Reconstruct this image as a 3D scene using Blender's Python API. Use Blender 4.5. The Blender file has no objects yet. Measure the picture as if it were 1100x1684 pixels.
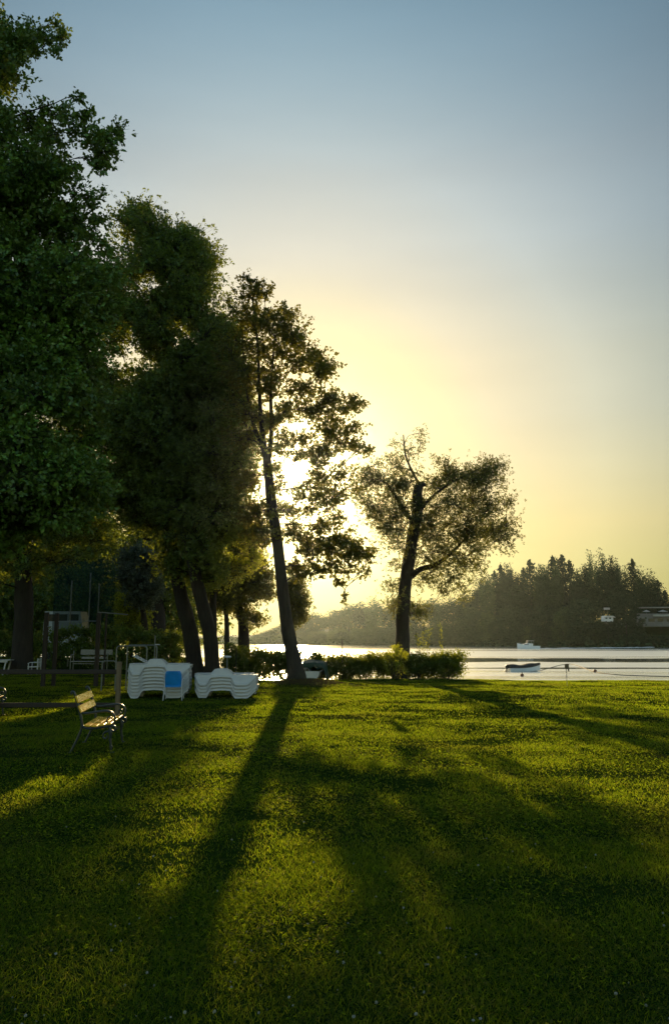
import bpy, math, random
import numpy as np
from mathutils import Vector, Matrix

# ------------------------------------------------------------------ camera, sky, sun, exposure
R = math.radians
rng = np.random.default_rng(11)
random.seed(11)
SC = bpy.context.scene
COL = SC.collection
FPX = 28.0 / 36.0 * 1684.0
PITCH = R(9.1)
CAM = Vector((0.0, 0.0, 1.6))
cam_d = bpy.data.cameras.new('camera')
cam_d.sensor_fit = 'VERTICAL'
cam_d.sensor_height = 36.0
cam_d.lens = 28.0
cam_d.clip_start = 0.05
cam_d.clip_end = 6000.0
cam = bpy.data.objects.new('camera', cam_d)
COL.objects.link(cam)
cam.location = CAM
cam.rotation_euler = (R(90) + PITCH, 0, 0)
SC.camera = cam

SUN_EL, SUN_AZ = R(11.9), R(-3.05)          # azimuth from +Y towards +X
SUN_DIR = Vector((math.sin(SUN_AZ) * math.cos(SUN_EL), math.cos(SUN_AZ) * math.cos(SUN_EL), math.sin(SUN_EL)))

W = bpy.data.worlds.new('World')
SC.world = W
W.use_nodes = True
nt = W.node_tree
nt.nodes.clear()
def wn(t, **kw):
    n = nt.nodes.new(t)
    for k, v in kw.items():
        setattr(n, k, v)
    return n
w_out = wn('ShaderNodeOutputWorld')
w_bg = wn('ShaderNodeBackground')
w_sky = wn('ShaderNodeTexSky', sky_type='NISHITA', sun_disc=False, sun_elevation=SUN_EL, sun_rotation=SUN_AZ,
           altitude=200.0, air_density=1.0, dust_density=1.0, ozone_density=1.0)
w_bg.inputs['Strength'].default_value = 0.15
# the evening air over the lake: a tint that depends on the height above the horizon only
w_geo = wn('ShaderNodeNewGeometry')
w_sep = wn('ShaderNodeSeparateXYZ')
w_neg = wn('ShaderNodeVectorMath', operation='SCALE')
w_neg.inputs['Scale'].default_value = -1.0
nt.links.new(w_geo.outputs['Incoming'], w_neg.inputs[0])
nt.links.new(w_neg.outputs[0], w_sep.inputs[0])
w_ramp = wn('ShaderNodeValToRGB')
w_ramp.color_ramp.interpolation = 'LINEAR'
SKY_TINT = [(0.0, (1.0, .88, .40)), (.07, (1.12, 1.08, .50)), (.141, (1.58, 1.38, .75)), (.27, (1.68, 1.62, 1.24)), (.335, (1.8, 1.75, 1.38)),
            (.46, (1.85, 1.95, 1.8)), (.53, (1.85, 1.98, 1.85)), (.66, (1.75, 2.25, 2.25)), (1.0, (1.6, 2.2, 2.3))]
el = w_ramp.color_ramp.elements
while len(el) < len(SKY_TINT):
    el.new(0.5)
for e, (p, c) in zip(el, SKY_TINT):
    e.position = p
    e.color = (*[q / 1.85 for q in c], 1)
nt.links.new(w_sep.outputs['Z'], w_ramp.inputs[0])
w_mul = wn('ShaderNodeMix', data_type='RGBA', blend_type='MULTIPLY')
w_mul.inputs['Factor'].default_value = 1.0
# the soft shoulder of very bright sky: c / (1 + c / 10)
w_sh = wn('ShaderNodeVectorMath', operation='MULTIPLY_ADD')
w_sh.inputs[1].default_value = (.1, .1, .1); w_sh.inputs[2].default_value = (1, 1, 1)
nt.links.new(w_sky.outputs[0], w_sh.inputs[0])
# faint uneven veils of high haze
w_vn = wn('ShaderNodeTexNoise'); w_vn.inputs['Scale'].default_value = 2.2; w_vn.inputs['Detail'].default_value = 5
w_vm = wn('ShaderNodeMapping'); w_vm.inputs['Scale'].default_value = (1.0, 1.0, 6.0); w_vm.inputs['Rotation'].default_value = (0, .12, 0)
nt.links.new(w_neg.outputs[0], w_vm.inputs[0]); nt.links.new(w_vm.outputs[0], w_vn.inputs['Vector'])
w_vr = wn('ShaderNodeMapRange'); w_vr.inputs['From Min'].default_value = .3; w_vr.inputs['From Max'].default_value = .75
w_vr.inputs['To Min'].default_value = .97; w_vr.inputs['To Max'].default_value = 1.06
nt.links.new(w_vn.outputs['Fac'], w_vr.inputs['Value'])
w_dv = wn('ShaderNodeVectorMath', operation='DIVIDE')
nt.links.new(w_sky.outputs[0], w_dv.inputs[0]); nt.links.new(w_sh.outputs[0], w_dv.inputs[1])
nt.links.new(w_ramp.outputs[0], w_mul.inputs[7])
# sun disc with its aureole, standing in the sky where the sun lamp shines from
w_dot = wn('ShaderNodeVectorMath', operation='DOT_PRODUCT')
w_dot.inputs[1].default_value = SUN_DIR
nt.links.new(w_neg.outputs[0], w_dot.inputs[0])
# added fill: sky gain by sun angle, raised opposite the sun to lift shaded foliage
w_side = wn('ShaderNodeValToRGB')
el = w_side.color_ramp.elements
SIDE = [(0.0, 1.6), (.42, 1.25), (.6, .6), (.8, .45), (.9, .62), (.935, .80), (.965, (1, .985, .97)), (.984, (1, .925, .86)), (1.0, (.95, .80, .50))]
while len(el) < len(SIDE): el.new(.5)
for e, (p, c) in zip(el, SIDE):
    e.position = p; e.color = (*c, 1) if isinstance(c, tuple) else (c, c, c, 1)
w_map = wn('ShaderNodeMath', operation='MULTIPLY_ADD'); w_map.inputs[1].default_value = .5; w_map.inputs[2].default_value = .5
nt.links.new(w_dot.outputs['Value'], w_map.inputs[0]); nt.links.new(w_map.outputs[0], w_side.inputs[0])
w_m2 = wn('ShaderNodeVectorMath', operation='MULTIPLY')
w_m3 = wn('ShaderNodeVectorMath', operation='SCALE')
nt.links.new(w_dv.outputs[0], w_m3.inputs[0]); nt.links.new(w_vr.outputs[0], w_m3.inputs['Scale'])
nt.links.new(w_m3.outputs[0], w_m2.inputs[0]); nt.links.new(w_side.outputs[0], w_m2.inputs[1])
nt.links.new(w_m2.outputs[0], w_mul.inputs[6])
w_acos = wn('ShaderNodeMath', operation='ARCCOSINE')
nt.links.new(w_dot.outputs['Value'], w_acos.inputs[0])
def glow(width, power, col, amp):
    """amp * exp(-(angle/width)^power)"""
    a = wn('ShaderNodeMath', operation='DIVIDE'); a.inputs[1].default_value = width
    b = wn('ShaderNodeMath', operation='POWER'); b.inputs[1].default_value = power
    c = wn('ShaderNodeMath', operation='MULTIPLY'); c.inputs[1].default_value = -1
    d = wn('ShaderNodeMath', operation='EXPONENT')
    nt.links.new(w_acos.outputs[0], a.inputs[0]); nt.links.new(a.outputs[0], b.inputs[0])
    nt.links.new(b.outputs[0], c.inputs[0]); nt.links.new(c.outputs[0], d.inputs[0])
    m = wn('ShaderNodeVectorMath', operation='SCALE')
    m.inputs[0].default_value = [x * amp for x in col]
    nt.links.new(d.outputs[0], m.inputs['Scale'])
    return m.outputs[0]
GLOWS = [(R(0.62), 4.0, (1.0, 0.86, 0.5), 330.0), (R(2.6), 1.0, (1.0, 0.70, 0.24), 3.2)]
#GLOWS#
prev = w_mul.outputs[2]
for g in GLOWS:
    ad = wn('ShaderNodeVectorMath', operation='ADD')
    nt.links.new(prev, ad.inputs[0]); nt.links.new(glow(*g), ad.inputs[1])
    prev = ad.outputs[0]
nt.links.new(prev, w_bg.inputs['Color'])
nt.links.new(w_bg.outputs[0], w_out.inputs['Surface'])

sun_d = bpy.data.lights.new('sun', 'SUN')
sun_d.energy = 5.0
sun_d.angle = R(0.5)
sun_d.color = (1.0, 0.72, 0.36)
sun = bpy.data.objects.new('sun', sun_d)
COL.objects.link(sun)
sun.location = (0, 0, 60)
sun.rotation_euler = SUN_DIR.to_track_quat('Z', 'Y').to_euler()

SC.view_settings.view_transform = 'Standard'
SC.view_settings.look = 'None'
SC.view_settings.exposure = 0.3
SC.view_settings.gamma = 1.0
cy = SC.cycles
cy.max_bounces = 6
cy.diffuse_bounces = 3
cy.glossy_bounces = 3
cy.transmission_bounces = 4
cy.transparent_max_bounces = 12
cy.volume_bounces = 0
cy.use_denoising = True
cy.use_adaptive_sampling = True
cy.adaptive_threshold = 0.02
cy.sample_clamp_indirect = 6.0

# ------------------------------------------------------------------ helpers
def P(px, py, Y):
    """world point seen at photo pixel (px, py), Y metres ahead"""
    x = (px - 550.0) / FPX
    v = -(py - 842.0) / FPX
    d = Vector((x, math.cos(PITCH) - v * math.sin(PITCH), math.sin(PITCH) + v * math.cos(PITCH)))
    return CAM + d * (Y / d.y)

def G(px, py, z=0.0):
    """point of the level z seen at photo pixel (px, py)"""
    a = P(px, py, 1.0) - CAM
    return CAM + a * ((z - CAM.z) / a.z)

def sstep(a, b, x):
    t = np.clip((x - a) / (b - a), 0, 1)
    return t * t * (3 - 2 * t)

def tag(o, label, cat, group=None, kind=None):
    if label: o['label'] = label
    if cat: o['category'] = cat
    if group: o['group'] = group
    if kind: o['kind'] = kind
    return o

def empty(name, loc, rz=0.0, label=None, cat=None, group=None):
    o = bpy.data.objects.new(name, None)
    o.empty_display_size = 0.2
    COL.objects.link(o)
    o.location = loc
    o.rotation_euler = (0, 0, rz)
    return tag(o, label, cat, group)

def link_mesh(name, me, mat, parent=None):
    o = bpy.data.objects.new(name, me)
    COL.objects.link(o)
    if mat: me.materials.append(mat)
    if parent is not None: o.parent = parent
    return o

def np_mesh(name, V, F, mat, parent=None, smooth=False):
    """V (N,3) and F (M,k) arrays (or a list of such arrays) -> one object"""
    me = bpy.data.meshes.new(name)
    V = np.asarray(V, dtype=np.float32)
    Fs = F if isinstance(F, list) else [F]
    Fs = [np.asarray(f, dtype=np.int32) for f in Fs if len(f)]
    nl = sum(f.size for f in Fs); nf = sum(len(f) for f in Fs)
    me.vertices.add(len(V)); me.vertices.foreach_set('co', V.ravel())
    me.loops.add(nl); me.polygons.add(nf)
    me.loops.foreach_set('vertex_index', np.concatenate([f.ravel() for f in Fs]))
    st = []; s = 0
    for f in Fs:
        st.append(s + np.arange(len(f)) * f.shape[1]); s += f.size
    me.polygons.foreach_set('loop_start', np.concatenate(st).astype(np.int32))
    if smooth:
        me.polygons.foreach_set('use_smooth', np.ones(nf, dtype=bool))
    me.update(calc_edges=True)
    me.validate()
    return link_mesh(name, me, mat, parent)

class MB:
    def __init__(s):
        s.v = []; s.f = []
    def add(s, vs, fs, M=None):
        o = len(s.v)
        s.v += [(M @ Vector(v) if M else Vector(v)) for v in vs]
        s.f += [tuple(i + o for i in f) for f in fs]
        return s
    def box(s, c, d, M=None, taper=1.0, bev=0.0):
        x, y, z = [q / 2 for q in d]
        if bev > 0:
            b = min(bev, x * .9, y * .9, z * .9)
            # chamfered box: three nested rings
            vs = []
            for (zz, k) in ((-z, b), (-z + b, 0), (z - b, 0), (z, b)):
                t = 1.0 if zz < 0 else taper
                X, Y = (x - k) * t, (y - k) * t
                e = b if k == 0 else b * 0.6
                for (sx, sy) in ((-1, -1), (1, -1), (1, 1), (-1, 1)):
                    if sx * sy > 0:
                        vs += [(sx * X, sy * (Y - e), zz), (sx * (X - e), sy * Y, zz)]
                    else:
                        vs += [(sx * (X - e), sy * Y, zz), (sx * X, sy * (Y - e), zz)]
            fs = [tuple(range(7, -1, -1)), tuple(range(24, 32))]
            for r in range(3):
                for i in range(8):
                    j = (i + 1) % 8
                    fs.append((r * 8 + i, r * 8 + j, r * 8 + 8 + j, r * 8 + 8 + i))
        else:
            vs = [(-x, -y, -z), (x, -y, -z), (x, y, -z), (-x, y, -z),
                  (-x * taper, -y * taper, z), (x * taper, -y * taper, z), (x * taper, y * taper, z), (-x * taper, y * taper, z)]
            fs = [(0, 3, 2, 1), (4, 5, 6, 7), (0, 1, 5, 4), (1, 2, 6, 5), (2, 3, 7, 6), (3, 0, 4, 7)]
        vs = [Vector(v) + Vector(c) for v in vs]
        return s.add(vs, fs, M)
    def beam(s, a, b, w, h, M=None, bev=0.0):
        """box from a to b, w wide (horizontal) and h high"""
        a, b = Vector(a), Vector(b)
        d = b - a; L = d.length; d.normalize()
        up = Vector((0, 0, 1)) if abs(d.z) < .95 else Vector((0, 1, 0))
        sx = d.cross(up).normalized(); sz = sx.cross(d).normalized()
        T = Matrix((( d.x, sx.x, sz.x, (a.x + b.x) / 2), (d.y, sx.y, sz.y, (a.y + b.y) / 2), (d.z, sx.z, sz.z, (a.z + b.z) / 2), (0, 0, 0, 1)))
        return s.box((0, 0, 0), (L, w, h), (M @ T) if M else T, bev=bev)
    def tube(s, pts, rad, n=8, M=None, cap=True, squash=1.0):
        pts = [Vector(p) for p in pts]
        if not hasattr(rad, '__len__'): rad = [rad] * len(pts)
        vs = []; fs = []
        up = None
        for i, p in enumerate(pts):
            t = (pts[min(i + 1, len(pts) - 1)] - pts[max(i - 1, 0)])
            t = t.normalized() if t.length > 1e-9 else Vector((0, 0, 1))
            if up is None:
                up = Vector((0, 0, 1)) if abs(t.z) < .9 else Vector((1, 0, 0))
            a = t.cross(up)
            if a.length < 1e-6: a = t.orthogonal()
            a.normalize(); b = a.cross(t).normalized(); up = b
            for k in range(n):
                q = 2 * math.pi * k / n
                vs.append(p + (a * math.cos(q) + b * math.sin(q) * squash) * rad[i])
        for i in range(len(pts) - 1):
            for k in range(n):
                j = (k + 1) % n
                fs.append((i * n + k, i * n + j, i * n + n + j, i * n + n + k))
        if cap:
            fs.append(tuple(range(n - 1, -1, -1)))
            fs.append(tuple(range((len(pts) - 1) * n, len(pts) * n)))
        return s.add(vs, fs, M)
    def ball(s, c, r, nu=10, nv=7, M=None):
        r = r if hasattr(r, '__len__') else (r, r, r)
        vs = []; fs = []
        for i in range(nv + 1):
            th = math.pi * i / nv
            for k in range(nu):
                ph = 2 * math.pi * k / nu
                vs.append((c[0] + r[0] * math.sin(th) * math.cos(ph), c[1] + r[1] * math.sin(th) * math.sin(ph), c[2] + r[2] * math.cos(th)))
        for i in range(nv):
            for k in range(nu):
                j = (k + 1) % nu
                fs.append((i * nu + k, i * nu + nu + k, i * nu + nu + j, i * nu + j))
        return s.add(vs, fs, M)
    def prism(s, prof, y0, y1, M=None):
        """outline in (x, z), extruded along y"""
        n = len(prof)
        vs = [(x, y0, z) for x, z in prof] + [(x, y1, z) for x, z in prof]
        fs = [tuple(range(n)), tuple(range(2 * n - 1, n - 1, -1))]
        for i in range(n):
            j = (i + 1) % n
            fs.append((j, i, i + n, j + n))
        return s.add(vs, fs, M)
    def loft(s, rings, M=None, closed=False, cap=True):
        n = len(rings[0]); vs = [v for r in rings for v in r]; fs = []
        for i in range(len(rings) - 1):
            for k in range(n if closed else n - 1):
                j = (k + 1) % n
                fs.append((i * n + k, i * n + j, i * n + n + j, i * n + n + k))
        if cap:
            fs.append(tuple(range(n - 1, -1, -1)))
            fs.append(tuple(range((len(rings) - 1) * n, len(rings) * n)))
        return s.add(vs, fs, M)
    def build(s, name, mat, parent=None, smooth=False, angle=40):
        me = bpy.data.meshes.new(name)
        me.from_pydata([tuple(v) for v in s.v], [], s.f)
        import bmesh
        bm = bmesh.new(); bm.from_mesh(me)
        bmesh.ops.remove_doubles(bm, verts=bm.verts, dist=1e-5)
        bmesh.ops.recalc_face_normals(bm, faces=bm.faces)
        if smooth:
            for f in bm.faces: f.smooth = True
            for e in bm.edges:
                if len(e.link_faces) == 2 and e.calc_face_angle(0) > R(angle): e.smooth = False
        bm.to_mesh(me); bm.free()
        return link_mesh(name, me, mat, parent)

def spline(pts, n=6):
    """Catmull-Rom through tuples of any length"""
    A = [np.array(p, float) for p in pts]
    A = [2 * A[0] - A[1]] + A + [2 * A[-1] - A[-2]]
    out = []
    for i in range(1, len(A) - 2):
        for k in range(n):
            t = k / n
            out.append(0.5 * (2 * A[i] + (A[i + 1] - A[i - 1]) * t + (2 * A[i - 1] - 5 * A[i] + 4 * A[i + 1] - A[i + 2]) * t * t
                              + (3 * A[i] - A[i - 1] - 3 * A[i + 1] + A[i + 2]) * t ** 3))
    out.append(A[-2])
    return out

def copy_tree(o, parent=None):
    c = o.copy(); COL.objects.link(c)
    if parent is not None: c.parent = parent
    for ch in list(o.children): copy_tree(ch, c)
    return c

# ------------------------------------------------------------------ materials
class NT:
    def __init__(s, name):
        s.m = bpy.data.materials.new(name); s.m.use_nodes = True
        s.t = s.m.node_tree; s.t.nodes.clear()
        s.out = s.n('ShaderNodeOutputMaterial')
    def n(s, typ, **kw):
        x = s.t.nodes.new(typ)
        for k, v in kw.items():
            if k.startswith('i_'):
                x.inputs[k[2:].replace('_', ' ')].default_value = v
            else: setattr(x, k, v)
        return x
    def l(s, a, b): s.t.links.new(a, b)
    def noise(s, scale, detail=4, vec=None, stretch=None, rough=0.55):
        tc = s.n('ShaderNodeTexCoord'); v = tc.outputs['Object']
        if stretch:
            mp = s.n('ShaderNodeMapping'); mp.inputs['Scale'].default_value = stretch
            s.l(v, mp.inputs[0]); v = mp.outputs[0]
        x = s.n('ShaderNodeTexNoise'); x.inputs['Scale'].default_value = scale; x.inputs['Detail'].default_value = detail
        x.inputs['Roughness'].default_value = rough
        s.l(v, x.inputs['Vector'])
        return x.outputs['Fac']
    def ramp(s, fac, stops):
        r = s.n('ShaderNodeValToRGB'); e = r.color_ramp.elements
        while len(e) < len(stops): e.new(.5)
        for q, (p, c) in zip(e, stops):
            q.position = p; q.color = (*c, 1) if len(c) == 3 else c
        s.l(fac, r.inputs[0]); return r.outputs[0]
    def val(s, fac, a, b, lo=0.0, hi=1.0):
        r = s.n('ShaderNodeMapRange'); r.inputs['From Min'].default_value = lo; r.inputs['From Max'].default_value = hi
        r.inputs['To Min'].default_value = a; r.inputs['To Max'].default_value = b
        s.l(fac, r.inputs['Value']); return r.outputs[0]
    def mix(s, fac, a, b, mode='MIX'):
        x = s.n('ShaderNodeMix', data_type='RGBA', blend_type=mode)
        for sock, v in ((0, fac), (6, a), (7, b)):
            if hasattr(v, 'is_linked'): s.l(v, x.inputs[sock])
            else: x.inputs[sock].default_value = v if not hasattr(v, '__len__') else (*v, 1)
        return x.outputs[2]
    def bump(s, h, strength, dist=0.01):
        b = s.n('ShaderNodeBump'); b.inputs['Strength'].default_value = strength; b.inputs['Distance'].default_value = dist
        s.l(h, b.inputs['Height']); return b.outputs[0]

def mat_simple(name, col, rough=0.6, var=0.25, scale=8.0, bump=0.15, metal=0.0, spec=0.5, stretch=None, bdist=0.004):
    t = NT(name); b = t.n('ShaderNodeBsdfPrincipled')
    nz = t.noise(scale, 6, stretch=stretch)
    lo = [c * (1 - var) for c in col]; hi = [min(1, c * (1 + var)) for c in col]
    t.l(t.ramp(nz, [(0.3, lo), (0.7, hi)]), b.inputs['Base Color'])
    t.l(t.val(nz, rough * .8, min(1, rough * 1.2)), b.inputs['Roughness'])
    b.inputs['Metallic'].default_value = metal
    b.inputs['Specular IOR Level'].default_value = spec
    if bump: t.l(t.bump(nz, bump, bdist), b.inputs['Normal'])
    t.l(b.outputs[0], t.out.inputs[0])
    return t.m

def mat_leaf(name, c1, c2, trans=(0.30, 0.34, 0.03), tf=0.45, rough=0.5, gloss=0.06, clump=1.2, objvar=False):
    """leaf: reflects c1..c2, lets trans through"""
    t = NT(name)
    g = t.n('ShaderNodeNewGeometry')
    r = g.outputs['Random Per Island']
    base = t.ramp(r, [(0.0, c1), (0.75, c2), (1.0, [min(1, x * 1.5) for x in c2])])
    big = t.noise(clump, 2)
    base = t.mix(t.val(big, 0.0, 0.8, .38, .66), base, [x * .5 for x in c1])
    if objvar:
        oi = t.n('ShaderNodeObjectInfo')
        base = t.mix(1.0, base, t.ramp(oi.outputs['Random'], [(0, (.45, .5, .55)), (.4, (.85, .9, .85)), (.75, (1.2, 1.15, .9)), (1, (1.9, 1.75, 1.3))]), 'MULTIPLY')
    d = t.n('ShaderNodeBsdfDiffuse'); t.l(base, d.inputs[0])
    tr = t.n('ShaderNodeBsdfTranslucent')
    tc = t.ramp(r, [(0.0, [x * .55 for x in trans]), (1.0, trans)])
    t.l(tc, tr.inputs[0])
    mx = t.n('ShaderNodeMixShader'); mx.inputs[0].default_value = tf
    t.l(d.outputs[0], mx.inputs[1]); t.l(tr.outputs[0], mx.inputs[2])
    gl = t.n('ShaderNodeBsdfGlossy'); gl.inputs['Roughness'].default_value = rough; gl.inputs[0].default_value = (.8, .8, .8, 1)
    m2 = t.n('ShaderNodeMixShader'); m2.inputs[0].default_value = gloss
    t.l(mx.outputs[0], m2.inputs[1]); t.l(gl.outputs[0], m2.inputs[2])
    t.l(m2.outputs[0], t.out.inputs[0])
    return t.m

def mat_bark(name, col=(0.05, 0.04, 0.028)):
    t = NT(name); b = t.n('ShaderNodeBsdfPrincipled')
    nz = t.noise(9, 8, stretch=(1, 1, .22), rough=.7)
    big = t.noise(1.3, 3)
    c = t.ramp(nz, [(.3, [x * .45 for x in col]), (.6, col), (.8, [x * 1.5 for x in col])])
    c = t.mix(t.val(big, 0, .45, .5, .75), c, (.035, .045, .02))
    t.l(c, b.inputs['Base Color']); b.inputs['Roughness'].default_value = .9
    t.l(t.bump(nz, .9, .04), b.inputs['Normal'])
    t.l(b.outputs[0], t.out.inputs[0]); return t.m

def mat_wood(name, col, rough=.45, stretch=(1, .08, 1), var=.3, scale=30):
    return mat_simple(name, col, rough, var, scale, .25, stretch=stretch, bdist=.002)
# ------------------------------------------------------------------ ground, water, hills
LAKE_Z = -1.4
def vnoise(x, y, seed=0):
    x = np.asarray(x, float); y = np.asarray(y, float)
    xi = np.floor(x).astype(np.int64); yi = np.floor(y).astype(np.int64); fx = x - xi; fy = y - yi
    def h(a, b):
        n = (a * 374761393 + b * 668265263 + seed * 974711) & 0x7fffffff
        n = ((n ^ (n >> 13)) * 1274126177) & 0x7fffffff
        return ((n ^ (n >> 16)) & 0xffff) / 65535.0
    fx = fx * fx * (3 - 2 * fx); fy = fy * fy * (3 - 2 * fy)
    return (h(xi, yi) * (1 - fx) + h(xi + 1, yi) * fx) * (1 - fy) + (h(xi, yi + 1) * (1 - fx) + h(xi + 1, yi + 1) * fx) * fy
def fbm(x, y, seed=0):
    return vnoise(x, y, seed) * .5 + vnoise(x * 2.1, y * 2.1, seed + 1) * .3 + vnoise(x * 4.3, y * 4.3, seed + 2) * .2

def shore_y(x):
    return 36.2 + 44 * sstep(-3.5, -15, x) + (vnoise(x * .35, 0 * x, 5) - .5) * 1.2 - 1.2 * sstep(2, 16, x)
FA, FB = np.array((-52.0, 520.0)), np.array((135.0, 290.0))
_ab = (FB - FA) / np.linalg.norm(FB - FA)
FN = np.array((-_ab[1], _ab[0]))
def far_f(x, y):
    return (x - FA[0]) * FN[0] + (y - FA[1]) * FN[1] + (vnoise(x * .03, y * .03, 9) - .5) * 14
MOUND = P(492, 1128, 29.2)
def ground_z(x, y):
    x = np.asarray(x, float); y = np.asarray(y, float)
    near = (fbm(x * .25, y * .25, 3) - .5) * .12 * sstep(4, 14, y) + (vnoise(x * 1.6, y * 1.6, 4) - .5) * .018
    near = near + .20 * np.exp(-(((x - MOUND.x) / 1.1) ** 2 + ((y - MOUND.y) / 1.0) ** 2)) + .10 * np.exp(-(((x - MOUND.x - 1.0) / .9) ** 2 + ((y - MOUND.y) / 1.0) ** 2))
    s = y - shore_y(x)
    near = near + (-.25 * sstep(-3.5, 0, s)) - 3.0 * sstep(-.6, 5.0, s)
    f = far_f(x, y)
    far = -3.2 + 2.6 * sstep(-6, 2, f) + 1.2 * sstep(2, 10, f) + 6.5 * sstep(8, 40, f) * sstep(-20, 110, x) + 4 * sstep(40, 300, f)
    return np.maximum(near, far)

def graded(lo, hi, fine_lo, fine_hi, step, grow=1.12):
    c = list(np.arange(fine_lo, fine_hi + 1e-6, step))
    d = step; a = c[-1]
    while a < hi:
        d *= grow; a += d; c.append(min(a, hi))
    d = step; a = c[0]; pre = []
    while a > lo:
        d *= grow; a -= d; pre.append(max(a, lo))
    return np.array(pre[::-1] + c)

def grid_mesh(name, xs, ys, zf, mat, smooth=True):
    X, Y = np.meshgrid(xs, ys)
    V = np.stack([X.ravel(), Y.ravel(), zf(X.ravel(), Y.ravel())], 1)
    nx, ny = len(xs), len(ys)
    i = (np.arange(ny - 1)[:, None] * nx + np.arange(nx - 1)[None, :]).ravel()
    F = np.stack([i, i + 1, i + nx + 1, i + nx], 1)
    return np_mesh(name, V, F, mat, smooth=smooth)

def mat_ground():
    t = NT('lawn_soil'); b = t.n('ShaderNodeBsdfPrincipled')
    n1 = t.noise(.55, 5); n2 = t.noise(14, 6); n3 = t.noise(60, 3)
    c = t.ramp(n2, [(.3, (.010, .022, .003)), (.55, (.024, .045, .006)), (.75, (.060, .062, .012))])
    c = t.mix(t.val(n1, 0, .75, .55, .78), c, (.075, .055, .022))
    c = t.mix(t.val(n3, 0, .6, .45, .75), c, (.018, .028, .006))
    # bare soil and dry litter at the foot of the tree
    tc = t.n('ShaderNodeTexCoord'); vd = t.n('ShaderNodeVectorMath', operation='DISTANCE')
    vd.inputs[1].default_value = (MOUND.x + .35, MOUND.y, .2); t.l(tc.outputs['Object'], vd.inputs[0])
    w = t.n('ShaderNodeMath', operation='ADD'); t.l(vd.outputs['Value'], w.inputs[0]); t.l(t.val(n2, -.5, .5), w.inputs[1])
    c = t.mix(t.val(w.outputs[0], .9, 0, .9, 1.7), c, (.085, .058, .026))
    t.l(c, b.inputs['Base Color']); b.inputs['Roughness'].default_value = 1
    b.inputs['Specular IOR Level'].default_value = 0
    t.l(t.bump(n2, .6, .03), b.inputs['Normal'])
    t.l(b.outputs[0], t.out.inputs[0]); return t.m
xs = graded(-1000, 1000, -16, 22, .4)
ys = np.concatenate([graded(-70, 46, 1, 46, .4), np.arange(50, 95, 4), np.linspace(100, 250, 12), np.arange(256, 640, 6), graded(646, 1500, 646, 660, 8)])
ys = np.unique(np.round(ys, 3))
ground = grid_mesh('ground', xs, ys, ground_z, mat_ground())
ground['kind'] = 'structure'

def mat_water():
    t = NT('lake_water'); b = t.n('ShaderNodeBsdfPrincipled')
    b.inputs['Base Color'].default_value = (.86, .88, .86, 1); b.inputs['Metallic'].default_value = .8
    b.inputs['IOR'].default_value = 1.6
    band = t.noise(1.0, 4, stretch=(.006, .035, 1), rough=.6)
    fine = t.noise(1.0, 3, stretch=(.02, .22, 1))
    s = t.n('ShaderNodeMath', operation='MULTIPLY_ADD'); t.l(fine, s.inputs[0]); s.inputs[1].default_value = .35; t.l(band, s.inputs[2])
    # calm lanes that mirror the trees, at two distances from the lawn
    tc = t.n('ShaderNodeTexCoord'); sp = t.n('ShaderNodeSeparateXYZ'); t.l(tc.outputs['Object'], sp.inputs[0])
    wob = t.noise(1.0, 4, stretch=(.03, .05, 1))
    def lane(yc, half, wobble):
        a = t.n('ShaderNodeMath', operation='MULTIPLY_ADD'); t.l(wob, a.inputs[0]); a.inputs[1].default_value = wobble; t.l(sp.outputs['Y'], a.inputs[2])
        d_ = t.n('ShaderNodeMath', operation='SUBTRACT'); t.l(a.outputs[0], d_.inputs[0]); d_.inputs[1].default_value = yc + wobble * .5
        ab = t.n('ShaderNodeMath', operation='ABSOLUTE'); t.l(d_.outputs[0], ab.inputs[0])
        return t.val(ab.outputs[0], 0, 1, half * .8, half * 1.25)
    l1, l2 = lane(121, 13, 40), lane(86, 1.8, 10)
    far_l = t.val(sp.outputs['Y'], 1, .25, 215, 300)
    mm = t.n('ShaderNodeMath', operation='MULTIPLY'); t.l(l1, mm.inputs[0]); t.l(l2, mm.inputs[1])
    m3 = t.n('ShaderNodeMath', operation='MULTIPLY'); t.l(mm.outputs[0], m3.inputs[0]); t.l(far_l, m3.inputs[1])
    m4 = t.n('ShaderNodeMath', operation='MULTIPLY'); t.l(m3.outputs[0], m4.inputs[0]); t.l(t.val(s.outputs[0], .45, 1, .56, .66), m4.inputs[1])
    t.l(t.val(m4.outputs[0], .05, .36), b.inputs['Roughness'])
    wv = t.noise(1.0, 5, stretch=(.35, 1.1, 1))
    bp = t.n('ShaderNodeBump'); bp.inputs['Distance'].default_value = .25
    t.l(t.val(m4.outputs[0], .12, .65), bp.inputs['Strength']); t.l(wv, bp.inputs['Height']); t.l(bp.outputs[0], b.inputs['Normal'])
    t.l(b.outputs[0], t.out.inputs[0]); return t.m
lake = grid_mesh('lake', np.linspace(-950, 950, 40), np.linspace(34, 980, 60), lambda x, y: x * 0 + LAKE_Z, mat_water())
lake['kind'] = 'structure'

# hills: a real ridge far behind the wood
def hills_z(x, y):
    r = np.exp(-((y - 1150) / 90.0) ** 2)
    a = 88 * np.exp(-((x - 600) / 80.0) ** 2) + 40 * np.exp(-((x - 430) / 160.0) ** 2) + 22 * np.exp(-((x - 20) / 120.0) ** 2) + 16 * np.exp(-((x + 250) / 200.0) ** 2)
    return -8 + r * (a * (0.85 + .25 * fbm(x * .02, y * .02, 21)))
mh = mat_simple('hill_forest', (.03, .05, .025), .9, .4, .05, 0)
hills = grid_mesh('hills', np.linspace(-900, 1000, 160), np.linspace(950, 1350, 40), hills_z, mh)
hills['kind'] = 'structure'

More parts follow.
